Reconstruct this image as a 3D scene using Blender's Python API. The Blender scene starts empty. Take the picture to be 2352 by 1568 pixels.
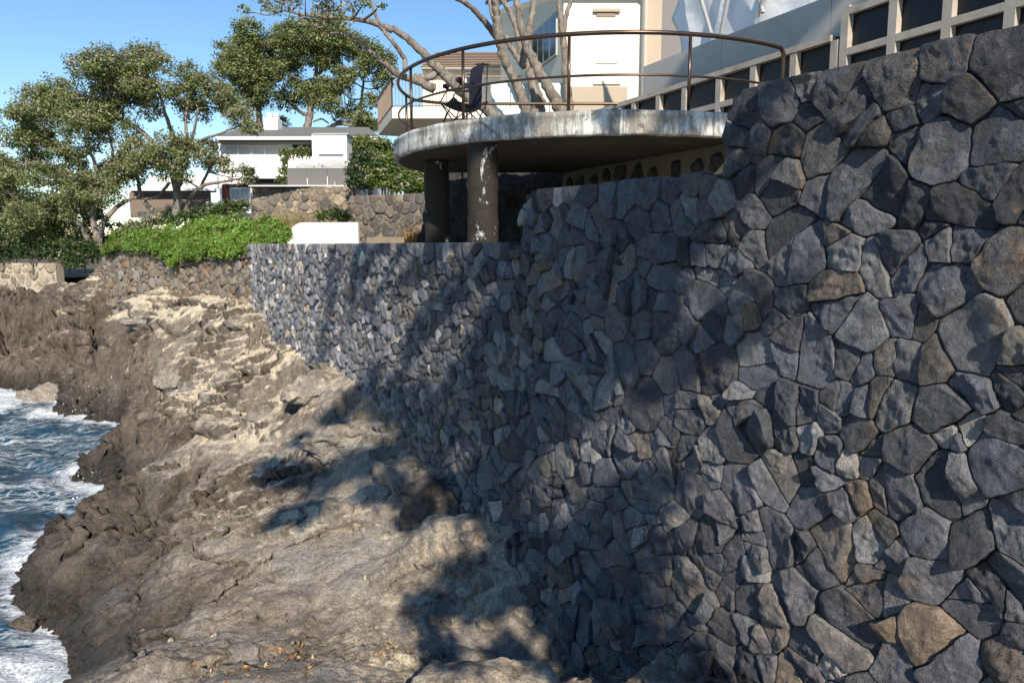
import bpy, math, random
import numpy as np
from mathutils import Vector, Matrix

# ------------------------------------------------------------------ camera, sky, sun, exposure
SC = bpy.context.scene
COL = SC.collection
PITCH = math.radians(7.4)
F = 1700.0                       # focal length in units of a 2352 wide picture
SUN_EL, SUN_AZ = math.radians(32), math.radians(11)     # azimuth: to the right of straight behind the viewer
SUNV = Vector((math.sin(SUN_AZ) * math.cos(SUN_EL), -math.cos(SUN_AZ) * math.cos(SUN_EL), math.sin(SUN_EL)))
cam = bpy.data.cameras.new('camera')
cam.sensor_width = 36.0
cam.lens = F / 2352 * 36
cam.clip_start, cam.clip_end = 0.05, 6000
camo = bpy.data.objects.new('camera', cam)
COL.objects.link(camo)
camo.location = (0, 0, 0)
camo.rotation_euler = (math.pi / 2 - PITCH, 0, 0)
SC.camera = camo
W = bpy.data.worlds.new('World')
SC.world = W
W.use_nodes = True
wn = W.node_tree
bg = wn.nodes['Background']
sky = wn.nodes.new('ShaderNodeTexSky')
sky.sky_type = 'NISHITA'
sky.sun_disc = False
sky.sun_elevation = SUN_EL
sky.sun_rotation = math.pi - SUN_AZ
sky.altitude = 0
sky.air_density = 1.0
sky.dust_density = 0.0
sky.ozone_density = 2.0
hs = wn.nodes.new('ShaderNodeHueSaturation')
hs.inputs['Saturation'].default_value = 1.18
wn.links.new(sky.outputs[0], hs.inputs['Color'])
wn.links.new(hs.outputs[0], bg.inputs[0])
bg.inputs[1].default_value = 0.118
sl = bpy.data.lights.new('sun', 'SUN')
sl.energy = 5.0
sl.angle = math.radians(0.53)
sl.color = (1.0, 0.89, 0.74)
so = bpy.data.objects.new('sun', sl)
COL.objects.link(so)
so.rotation_euler = SUNV.to_track_quat('Z', 'Y').to_euler()
SC.view_settings.view_transform = 'Standard'
SC.view_settings.look = 'None'
SC.view_settings.gamma = 1
SC.view_settings.exposure = 0.45
SC.view_settings.use_curve_mapping = False
try:
    SC.cycles.max_bounces = 5
    SC.cycles.transparent_max_bounces = 6
    SC.cycles.use_denoising = True
except Exception:
    pass

rnd = random.Random(7)
RNG = np.random.default_rng(11)
SEA = -4.5

# ------------------------------------------------------------------ measuring helpers
CP, SP = math.cos(PITCH), math.sin(PITCH)
def ray(x, y):
    u, v = (x - 1176) / F, (784 - y) / F
    return (u, CP + v * SP, v * CP - SP)
def at(x, y, Y):                 # the point seen at (x, y) that stands Y metres in front
    d = ray(x, y); k = Y / d[1]
    return Vector((d[0] * k, Y, d[2] * k))
def atz(x, y, z):                # the point seen at (x, y) at height z
    d = ray(x, y); k = z / d[2]
    return Vector((d[0] * k, d[1] * k, z))
def atl(x, y, p, q):             # the point seen at (x, y) on the upright plane over the line p + s q
    d = ray(x, y)
    k = (p[0] * q[1] - p[1] * q[0]) / (d[0] * q[1] - d[1] * q[0])
    return Vector((d[0] * k, d[1] * k, d[2] * k))

# ------------------------------------------------------------------ noise
def _h(ix, iy, iz, seed):
    n = (ix.astype(np.int64) * 374761393 + iy.astype(np.int64) * 668265263 + iz.astype(np.int64) * 2147483647 + seed * 1274126177) & 0xFFFFFFFF
    n = ((n ^ (n >> 13)) * 1274126177) & 0xFFFFFFFF
    n = ((n ^ (n >> 16)) * 2246822519) & 0xFFFFFFFF
    return ((n ^ (n >> 15)) & 0xFFFF) / 32767.5 - 1.0
def noise3(x, y, z, seed=0):
    x, y, z = np.broadcast_arrays(np.asarray(x, float), np.asarray(y, float), np.asarray(z, float))
    ix, iy, iz = np.floor(x), np.floor(y), np.floor(z)
    fx, fy, fz = x - ix, y - iy, z - iz
    ux, uy, uz = [f * f * f * (f * (f * 6 - 15) + 10) for f in (fx, fy, fz)]
    r = 0
    for a in (0, 1):
        for b in (0, 1):
            for c in (0, 1):
                w = (ux if a else 1 - ux) * (uy if b else 1 - uy) * (uz if c else 1 - uz)
                g1 = _h(ix + a, iy + b, iz + c, seed); g2 = _h(ix + a, iy + b, iz + c, seed + 57); g3 = _h(ix + a, iy + b, iz + c, seed + 113)
                r = r + w * (g1 * (fx - a) + g2 * (fy - b) + g3 * (fz - c))
    return r * 1.5
def noise2(x, y, seed=0):
    x, y = np.asarray(x, float), np.asarray(y, float)
    ix, iy = np.floor(x), np.floor(y)
    fx, fy = x - ix, y - iy
    ux, uy = [f * f * f * (f * (f * 6 - 15) + 10) for f in (fx, fy)]
    zz = np.zeros_like(ix)
    r = 0
    for a in (0, 1):
        for b in (0, 1):
            w = (ux if a else 1 - ux) * (uy if b else 1 - uy)
            r = r + w * (_h(ix + a, iy + b, zz, seed) * (fx - a) + _h(ix + a, iy + b, zz, seed + 57) * (fy - b))
    return r * 1.6
def fbm2(x, y, seed=0, octv=4, gain=0.5, lac=2.03):
    r, a, t = 0, 1.0, 0
    for o in range(octv):
        r = r + a * noise2(x, y, seed + o * 7); t += a
        x, y, a = x * lac + 3.1, y * lac - 1.7, a * gain
    return r / t
def ridge2(x, y, seed=0, octv=3):
    r, a = 0, 1.0
    for o in range(octv):
        r = r + a * (1 - 2 * np.abs(noise2(x, y, seed + o * 7)))
        x, y, a = x * 2.1 + 1.3, y * 2.1 - 2.7, a * 0.5
    return r / 1.75
def worley2(x, y, seed=0):       # distance to nearest and second nearest feature point, cell random
    ix, iy = np.floor(x), np.floor(y)
    zz = np.zeros_like(ix)
    d1 = np.full(x.shape, 9.0); d2 = np.full(x.shape, 9.0); cid = np.zeros(x.shape)
    for a in (-1, 0, 1):
        for b in (-1, 0, 1):
            px = ix + a + 0.5 + 0.45 * _h(ix + a, iy + b, zz, seed)
            py = iy + b + 0.5 + 0.45 * _h(ix + a, iy + b, zz, seed + 31)
            d = np.hypot(x - px, y - py)
            near = d < d1
            d2 = np.where(near, d1, np.minimum(d2, d))
            cid = np.where(near, _h(ix + a, iy + b, zz, seed + 77), cid)
            d1 = np.where(near, d, d1)
    return d1, d2, cid
def sstep(a, b, x):
    t = np.clip((x - a) / (b - a), 0, 1)
    return t * t * (3 - 2 * t)

# ------------------------------------------------------------------ object helpers
def tag(o, label=None, cat=None, group=None, kind=None):
    if label: o['label'] = label
    if cat: o['category'] = cat
    if group: o['group'] = group
    if kind: o['kind'] = kind
    return o
def empty(name, loc=(0, 0, 0)):
    o = bpy.data.objects.new(name, None)
    o.empty_display_size = 0.2
    COL.objects.link(o)
    o.location = loc
    return o
# part meshes are written in world coordinates; a part is shifted back by its thing's own location
def setp(o, parent):
    if parent is not None:
        o.parent = parent
        if parent.parent is None: o.location = -Vector(parent.location)
    return o
def link(name, me, parent=None):
    o = bpy.data.objects.new(name, me)
    COL.objects.link(o)
    return setp(o, parent)
def npmesh(name, V, Fc, mat=None, smooth=False, tint=None, k=None):
    """mesh from numpy arrays; Fc is an (n,3) or (n,4) index array, tint an optional per-vertex colour"""
    V = np.asarray(V, np.float32); Fc = np.asarray(Fc, np.int32)
    me = bpy.data.meshes.new(name)
    me.vertices.add(len(V)); me.vertices.foreach_set('co', V.ravel())
    n, k = Fc.shape
    me.loops.add(n * k); me.loops.foreach_set('vertex_index', Fc.ravel())
    me.polygons.add(n)
    me.polygons.foreach_set('loop_start', np.arange(0, n * k, k, dtype=np.int32))
    me.polygons.foreach_set('use_smooth', np.full(n, bool(smooth)))
    if tint is not None:
        t = np.ones((len(V), 4), np.float32); t[:, :3] = tint
        me.color_attributes.new('tint', 'FLOAT_COLOR', 'POINT').data.foreach_set('color', t.ravel())
    if mat: me.materials.append(mat)
    me.update(calc_edges=True)
    me.validate()
    return me
class MB:
    """collects boxes, bars, tubes and sheets; build() links them as one mesh"""
    def __init__(self): self.v, self.f, self.s = [], [], []
    def face(self, pts, smooth=False):
        n = len(self.v); self.v += [tuple(p) for p in pts]
        self.f.append(tuple(range(n, n + len(pts)))); self.s.append(smooth)
        return self
    def hexa(self, b, t):        # bottom and top rings of four points
        n = len(self.v); self.v += [tuple(p) for p in b] + [tuple(p) for p in t]
        for q in ((3, 2, 1, 0), (4, 5, 6, 7), (0, 1, 5, 4), (1, 2, 6, 5), (2, 3, 7, 6), (3, 0, 4, 7)):
            self.f.append(tuple(n + i for i in q)); self.s.append(False)
        return self
    def box(self, x0, x1, y0, y1, z0, z1):
        return self.hexa(((x0, y0, z0), (x1, y0, z0), (x1, y1, z0), (x0, y1, z0)), ((x0, y0, z1), (x1, y0, z1), (x1, y1, z1), (x0, y1, z1)))
    def slab(self, p, q, t, z0, z1):   # upright slab from p to q in plan, t thick to the right of p->q
        d = Vector((q[0] - p[0], q[1] - p[1])).normalized(); n = Vector((d.y, -d.x)) * t
        r = [(p[0], p[1]), (q[0], q[1]), (q[0] + n.x, q[1] + n.y), (p[0] + n.x, p[1] + n.y)]
        if t > 0: r = r[::-1]
        za = z0 if isinstance(z0, (tuple, list)) else (z0, z0)
        zb = z1 if isinstance(z1, (tuple, list)) else (z1, z1)
        def h(c, zz):
            a = (Vector(c) - Vector((p[0], p[1]))).dot(d) / max(1e-6, (Vector((q[0], q[1])) - Vector((p[0], p[1]))).length)
            return zz[0] + (zz[1] - zz[0]) * a
        return self.hexa([(c[0], c[1], h(c, za)) for c in r], [(c[0], c[1], h(c, zb)) for c in r])
    def bar(self, p, q, w, h=None, up=(0, 0, 1)):   # square bar from p to q
        h = h or w
        p, q, up = Vector(p), Vector(q), Vector(up)
        d = (q - p).normalized(); s = d.cross(up)
        if s.length < 1e-3: s = d.cross(Vector((1, 0, 0)))
        s.normalize(); t = s.cross(d)
        s, t = s * w / 2, t * h / 2
        return self.hexa((p - s - t, p + s - t, q + s - t, q - s - t), (p - s + t, p + s + t, q + s + t, q - s + t))
    def tube(self, pts, rad, sides=8, wob=0.0, seed=0, cap=True):
        pts = [Vector(p) for p in pts]
        if not hasattr(rad, '__len__'): rad = [rad] * len(pts)
        n0 = len(self.v); prev = None
        rr = random.Random(seed)
        for i, p in enumerate(pts):
            d = (pts[min(i + 1, len(pts) - 1)] - pts[max(i - 1, 0)]).normalized()
            if prev is None:
                a = d.cross(Vector((0, 0, 1)))
                if a.length < 1e-3: a = d.cross(Vector((1, 0, 0)))
                a.normalize()
            else:
                a = (prev - d * prev.dot(d)).normalized()
            prev = a; b = d.cross(a)
            for j in range(sides):
                t = 2 * math.pi * j / sides
                r = rad[i] * (1 + wob * rr.uniform(-1, 1))
                self.v.append(tuple(p + a * (r * math.cos(t)) + b * (r * math.sin(t))))
        for i in range(len(pts) - 1):
            for j in range(sides):
                k = (j + 1) % sides
                self.f.append((n0 + i * sides + j, n0 + i * sides + k, n0 + (i + 1) * sides + k, n0 + (i + 1) * sides + j)); self.s.append(True)
        if cap:
            self.f.append(tuple(n0 + j for j in range(sides))[::-1]); self.s.append(False)
            e = n0 + (len(pts) - 1) * sides
            self.f.append(tuple(e + j for j in range(sides))); self.s.append(False)
        return self
    def mesh(self, name, mat):
        me = bpy.data.meshes.new(name)
        me.from_pydata(self.v, [], self.f)
        me.polygons.foreach_set('use_smooth', self.s)
        if mat: me.materials.append(mat)
        me.update()
        return me
    def build(self, name, mat, parent=None):
        o = bpy.data.objects.new(name, self.mesh(name, mat))
        COL.objects.link(o)
        return setp(o, parent)
def spline(pts, n=6):            # Catmull-Rom through the points; extra columns (radius) ride along
    P = np.asarray(pts, float)
    P = np.vstack([2 * P[0] - P[1], P, 2 * P[-1] - P[-2]])
    out = []
    for i in range(1, len(P) - 2):
        for k in range(n):
            t = k / n
            out.append(0.5 * (2 * P[i] + (P[i + 1] - P[i - 1]) * t + (2 * P[i - 1] - 5 * P[i] + 4 * P[i + 1] - P[i + 2]) * t * t + (3 * P[i] - P[i - 1] - 3 * P[i + 1] + P[i + 2]) * t ** 3))
    out.append(P[-2])
    return np.array(out)

# ------------------------------------------------------------------ materials
class N:
    def __init__(self, name):
        self.m = bpy.data.materials.new(name); self.m.use_nodes = True
        self.t = self.m.node_tree; self.b = self.t.nodes['Principled BSDF']
        self.tc = self.t.nodes.new('ShaderNodeTexCoord'); self.co = self.tc.outputs['Object']
    def n(self, typ, **kw):
        o = self.t.nodes.new(typ)
        for k, v in kw.items(): setattr(o, k, v)
        return o
    def set(self, sock, v):
        if hasattr(v, 'is_output') or hasattr(v, 'links'): self.t.links.new(v, sock)
        elif isinstance(v, (tuple, list)) and len(v) == 3 and sock.type == 'RGBA': sock.default_value = (*v, 1)
        else: sock.default_value = v
    def noise(self, scale, detail=4, rough=0.55, dist=0.0, co=None, typ='FBM'):
        o = self.n('ShaderNodeTexNoise', noise_dimensions='3D', noise_type=typ)
        self.set(o.inputs['Vector'], co or self.co)
        for k, v in (('Scale', scale), ('Detail', detail), ('Roughness', rough), ('Distortion', dist)): o.inputs[k].default_value = v
        return o.outputs[0]
    def voro(self, scale, feat='F1', co=None, rand=1.0, out='Distance'):
        o = self.n('ShaderNodeTexVoronoi', feature=feat)
        self.set(o.inputs['Vector'], co or self.co)
        o.inputs['Scale'].default_value = scale; o.inputs['Randomness'].default_value = rand
        return o.outputs[out]
    def ramp(self, f, *stops, interp='LINEAR'):
        o = self.n('ShaderNodeValToRGB'); r = o.color_ramp; r.interpolation = interp
        while len(r.elements) < len(stops): r.elements.new(0.5)
        for e, (p, c) in zip(r.elements, stops):
            e.position = p; e.color = (*c, 1) if isinstance(c, (tuple, list)) else (c, c, c, 1)
        self.set(o.inputs[0], f)
        return o.outputs[0]
    def mix(self, f, a, b, mode='MIX'):
        o = self.n('ShaderNodeMix', data_type='RGBA', blend_type=mode)
        self.set(o.inputs[0], f); self.set(o.inputs[6], a); self.set(o.inputs[7], b)
        return o.outputs[2]
    def math(self, op, a, b=0.5, clamp=False):
        o = self.n('ShaderNodeMath', operation=op, use_clamp=clamp)
        self.set(o.inputs[0], a); self.set(o.inputs[1], b)
        return o.outputs[0]
    def attr(self, name, out='Color'):
        return self.n('ShaderNodeAttribute', attribute_name=name).outputs[out]
    def map(self, scale=(1, 1, 1), rot=(0, 0, 0)):
        o = self.n('ShaderNodeMapping'); self.set(o.inputs[0], self.co)
        o.inputs['Scale'].default_value = scale; o.inputs['Rotation'].default_value = rot
        return o.outputs[0]
    def bump(self, h, strength=0.5, dist=0.02, prev=None):
        o = self.n('ShaderNodeBump'); o.inputs['Strength'].default_value = strength; o.inputs['Distance'].default_value = dist
        self.set(o.inputs['Height'], h)
        if prev is not None: self.set(o.inputs['Normal'], prev)
        return o.outputs[0]
    def out(self, col=None, rough=None, nrm=None, metal=None, spec=None):
        for k, v in (('Base Color', col), ('Roughness', rough), ('Normal', nrm), ('Metallic', metal), ('Specular IOR Level', spec)):
            if v is not None: self.set(self.b.inputs[k], v)
        return self.m
def plain(name, c, rough=0.7, var=0.12, scale=4.0, bump=0.15, bscale=None, bdist=0.01, metal=0, dirt=None, spec=0.35, tint=False):
    q = N(name)
    n1 = q.noise(scale, 6, 0.6)
    col = q.mix(n1, tuple(x * (1 - var) for x in c), tuple(min(1, x * (1 + var)) for x in c))
    if tint: col = q.mix(1.0, col, q.attr('tint'), 'MULTIPLY')
    if dirt:
        col = q.mix(q.ramp(q.noise(scale * 0.7, 8, 0.7, 0.6), (0.52, 0), (0.72, 0.8)), col, dirt)
    q.out(col, rough, q.bump(q.noise(bscale or scale * 12, 5, 0.6), bump, bdist), metal, spec)
    return q.m
MAT = {}
# ------------------------------------------------------------------ the line of the basalt wall
WP = np.array((0.28, 6.4)); WQ = np.array((-0.515, 0.857)); WQ = WQ / np.linalg.norm(WQ)
WN = np.array((-WQ[1], WQ[0]))            # towards the sea and the viewer
def wall_s(x, y=784): 
    p = atl(x, y, WP, WQ); return (p.x - WP[0]) * WQ[0] + (p.y - WP[1]) * WQ[1]
S_END = wall_s(571, 600); S_T2 = wall_s(1196, 500); S_T3 = wall_s(1661, 300); S_NEAR = -5.6
def wall_z(x, y): return atl(x, y, WP, WQ).z
BASE = [(571, 702), (600, 735), (630, 775), (690, 848), (760, 865), (840, 890), (900, 950), (1000, 1015), (1090, 1150), (1190, 1300), (1220, 1390), (1250, 1470), (1340, 1520), (1430, 1540), (1560, 1560), (1650, 1575)]
base_s = np.array([wall_s(*b) for b in BASE][::-1] ); base_z = np.array([wall_z(*b) for b in BASE][::-1])
base_s = np.concatenate([[-6.0, -4.2, -3.0], base_s]); base_z = np.concatenate([[-1.75, -2.0, -2.5], base_z])
def wall_base(s): return np.interp(s, base_s, base_z)
def wall_xy(s, off=0.0): return WP + WQ * s + WN * off

# ------------------------------------------------------------------ rock shelf
ctl = []
for s in np.linspace(-6, S_END + 0.3, 26):
    for off in (0.0, -0.8):
        ctl.append((*wall_xy(s, off), float(wall_base(s))))
def cz(x, y, z): p = atz(x, y, z); ctl.append((p.x, p.y, z))
def cy(x, y, Y): p = at(x, y, Y); ctl.append((p.x, p.y, p.z))
for p in [(160, 1568, -4.0), (300, 1568, -3.45), (500, 1568, -3.25), (700, 1568, -3.2), (900, 1568, -3.2), (1100, 1568, -3.2), (1300, 1568, -3.1), (1480, 1568, -2.75),
          (500, 1480, -3.5), (700, 1450, -3.5), (900, 1440, -3.5), (1100, 1440, -3.6), (700, 1320, -3.42), (900, 1280, -3.3), (1080, 1290, -3.35), (560, 1400, -3.55),
          (400, 1450, -3.85), (260, 1480, -4.0), (250, 1380, -3.95), (420, 1330, -3.6), (600, 1250, -3.35), (850, 1185, -3.05), (950, 1200, -3.2), (700, 1160, -3.15),
          (450, 1240, -3.55), (300, 1270, -3.8), (150, 1290, -4.05), (110, 1340, -4.15), (130, 1240, -4.2), (300, 1190, -3.75), (450, 1140, -3.4), (600, 1100, -3.1),
          (700, 1060, -2.95), (560, 1000, -2.9), (420, 1060, -3.3), (320, 1110, -3.6), (230, 1120, -3.95), (330, 1000, -3.5), (420, 960, -3.1), (520, 930, -2.8),
          (620, 900, -2.5), (680, 890, -2.4), (500, 860, -2.5), (400, 880, -2.8), (330, 900, -3.2), (300, 950, -3.8), (600, 800, -2.05), (500, 790, -2.1),
          (400, 800, -2.4), (300, 820, -2.8), (220, 840, -3.2), (150, 830, -3.3), (80, 800, -3.2), (20, 790, -3.3), (120, 880, -3.95), (60, 890, -4.15), (200, 890, -4.0),
          (520, 730, -1.6), (430, 720, -1.65), (330, 730, -1.9), (220, 750, -2.2), (120, 750, -2.5), (30, 745, -2.7), (400, 670, -1.25), (300, 680, -1.4),
          (200, 680, -1.6), (900, 1010, -2.5), (1000, 1075, -2.6), (1050, 1160, -2.95), (1110, 1240, -3.2), (820, 960, -2.4), (780, 1030, -2.75), (900, 1100, -2.95), (1000, 1180, -3.1), (100, 700, -1.9), (10, 705, -2.1), (330, 642, -1.1), (220, 643, -1.12), (100, 668, -1.5), (0, 672, -1.55), (470, 670, -1.25)]:
    cz(*p)
# the water's edge, and the sea bed beyond it
EDGE = [(0, 948), (90, 950), (160, 935), (205, 920), (285, 975), (268, 1030), (205, 1060), (170, 1095), (262, 1165), (150, 1215), (70, 1310), (75, 1385), (140, 1440), (145, 1500), (150, 1568)]
for x, y in EDGE:
    p = atz(x, y, SEA); ctl.append((p.x, p.y, SEA + 0.02))
for x, y in EDGE:
    p = atz(x, y, SEA)
    ctl.append((p.x - 0.75, p.y - 0.25, SEA - 0.9))
for p in [(-9, 5, -6), (-6, 4, -5.8), (-6, 1, -5.5), (-12, 9, -6.5), (-13, 14, -6.5), (-18, 12, -7), (-18, 18, -7), (-20, 22, -6), (-22, 26, -3.5), (-24, 30, -2.0),
          (0, 0, -1.75), (1, 1.5, -1.95), (2, 2, -1.9), (-1, 1.5, -2.2), (-2, 2.5, -2.9), (-3, 3.5, -3.7), (-4, 4.5, -4.4), (-3, 0, -3.5), (3, -1, -1.6), (0, -3, -1.7), (-4, -3, -5),
          (0, 3, -2.55), (1.5, 3, -2.3), (-1.2, 4.2, -3.1),
          (-14, 26, -1.15), (-20, 28.5, -1.5), (-8, 20.5, -1.2), (-10, 30, -1.1), (-4, 25, -1.2), (0, 22, -1.2), (6, 26, -1.2), (-16, 32, -1.2), (5, 15, -1.5), (3, 9, -2.2), (7, 5, -2)]:
    ctl.append(p)
ctl = np.array(ctl, float)
_, keep = np.unique(np.round(ctl[:, :2] / 0.15).astype(int), axis=0, return_index=True)
ctl = ctl[np.sort(keep)]
def tps_k(r2): return np.where(r2 > 0, 0.5 * r2 * np.log(np.maximum(r2, 1e-12)), 0)
def tps_fit(c, lam=0.08):
    n = len(c); K = tps_k(((c[:, None, :2] - c[None, :, :2]) ** 2).sum(2)) + lam * np.eye(n)
    Pm = np.c_[np.ones(n), c[:, :2]]
    A = np.block([[K, Pm], [Pm.T, np.zeros((3, 3))]])
    return np.linalg.solve(A, np.r_[c[:, 2], 0, 0, 0])
TW = tps_fit(ctl)
def tps(x, y):
    sh = np.shape(x); x = np.ravel(x).astype(float); y = np.ravel(y).astype(float)
    o = TW[-3] + TW[-2] * x + TW[-1] * y
    for i in range(len(ctl)):
        o += TW[i] * tps_k((x - ctl[i, 0]) ** 2 + (y - ctl[i, 1]) ** 2)
    return o.reshape(sh)
LEDGES = [([(400, 1282), (450, 1270), (500, 1284), (590, 1288)], 0.07, 0.5), ([(470, 1262), (505, 1245), (550, 1212)], 0.09, 0.3), ([(485, 1425), (500, 1370), (540, 1322), (600, 1292), (720, 1222), (870, 1192)], 0.045, 0.6),
          ([(338, 1112), (380, 1098), (430, 1082)], 0.10, 0.4), ([(180, 1280), (260, 1256), (345, 1218)], 0.06, 0.5), ([(195, 1328), (240, 1308)], 0.10, 0.3), ([(525, 1432), (575, 1412), (640, 1402)], 0.06, 0.25), ([(600, 1375), (620, 1362)], 0.08, 0.2),
          ([(560, 1120), (640, 1085), (720, 1080)], 0.06, 0.5), ([(380, 1010), (470, 990), (560, 960), (640, 950)], 0.11, 0.5), ([(300, 1180), (400, 1160), (520, 1120)], 0.07, 0.6), ([(500, 900), (580, 880), (660, 862)], 0.09, 0.4),
          ([(420, 800), (500, 780), (570, 770)], 0.10, 0.5), ([(300, 760), (400, 745), (520, 735)], 0.11, 0.5), ([(120, 760), (220, 740), (320, 725)], 0.14, 0.5), ([(60, 820), (160, 800), (260, 790)], 0.18, 0.5), ([(0, 720), (120, 712), (220, 706)], 0.12, 0.6), ([(380, 690), (460, 684), (540, 700)], 0.07, 0.4),
          ([(250, 1500), (330, 1470), (420, 1470), (500, 1490)], 0.07, 0.3), ([(640, 1500), (760, 1490), (860, 1510)], 0.05, 0.4), ([(1040, 1530), (1150, 1510), (1260, 1530)], 0.08, 0.4), ([(1060, 1352), (1100, 1345), (1150, 1350)], 0.07, 0.3)]
CRACKS = [[(945, 1480), (985, 1440), (1035, 1415)], [(870, 1530), (920, 1490)], [(1000, 1345), (1060, 1335)], [(300, 1420), (300, 1500), (330, 1530)], [(700, 1330), (760, 1290), (850, 1270)], [(430, 1330), (470, 1290)], [(640, 1180), (690, 1130)], [(570, 760), (575, 800)], [(470, 850), (485, 890)]]
def _tps_hit(x, y):
    d = np.array(ray(x, y)); t = np.linspace(4, 30, 260); P = d[None] * t[:, None]
    return P[np.argmax(P[:, 2] < tps(P[:, 0], P[:, 1]))][:2]
def ledge_field(x, y, z):
    """bed edges and cracks traced on the shelf: (height change, overhang)"""
    dz = np.zeros_like(z); px = np.zeros_like(z); py = np.zeros_like(z)
    jx = x + 0.07 * fbm2(x * 3.1, y * 3.1, 501, 3) + 0.03 * noise2(x * 13, y * 13, 503); jy = y + 0.07 * fbm2(x * 3.1 + 8, y * 3.1, 505, 3) + 0.03 * noise2(x * 13 + 5, y * 13, 507)
    def dist(pts):
        d = np.full(x.shape, 9.0); sg = np.zeros_like(x); en = np.full(x.shape, 9.0); nx = np.zeros_like(x); ny = np.zeros_like(x)
        for a, b in zip(pts[:-1], pts[1:]):
            e = b - a; L2 = e @ e
            t = np.clip(((jx - a[0]) * e[0] + (jy - a[1]) * e[1]) / L2, 0, 1)
            dd = np.hypot(jx - a[0] - t * e[0], jy - a[1] - t * e[1])
            s_ = (jx - a[0]) * e[1] - (jy - a[1]) * e[0]
            k = dd < d; d = np.where(k, dd, d); sg = np.where(k, np.sign(s_), sg); nx = np.where(k, e[1] / math.sqrt(L2), nx); ny = np.where(k, -e[0] / math.sqrt(L2), ny)
        for p in (pts[0], pts[-1]): en = np.minimum(en, np.hypot(jx - p[0], jy - p[1]))
        return d, sg, sstep(0.0, 0.25, en), nx, ny
    for pts, h, wd in LEDGES:
        d, sg, en, nx, ny = dist([_tps_hit(*p) for p in pts])
        if d.min() > 1: continue
        # the viewer's side lies below: the pictures' lines run left to right, so it is the right hand side
        h = h * 1.35
        dz += h * en * np.where(sg > 0, -0.55, 0.45) * np.exp(-(d / wd) ** 2) - 0.35 * h * en * np.exp(-(d / 0.02) ** 2)
        pu = (0.04 + 0.5 * h) * en * np.where(sg > 0, -0.8 * np.exp(-(d / 0.07) ** 2), np.exp(-(d / 0.10) ** 2)); px += pu * nx; py += pu * ny
    for pts in CRACKS:
        d, sg, en, nx, ny = dist([_tps_hit(*p) for p in pts]); dz += -0.09 * en * np.exp(-(d / 0.016) ** 2)
    return dz, px, py
_a, _b = at(585, 690, 17.35), at(206, 640, 24.8)
BP_ = (_a.x, _a.y); BQ_ = (_b.x - _a.x, _b.y - _a.y)
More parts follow.
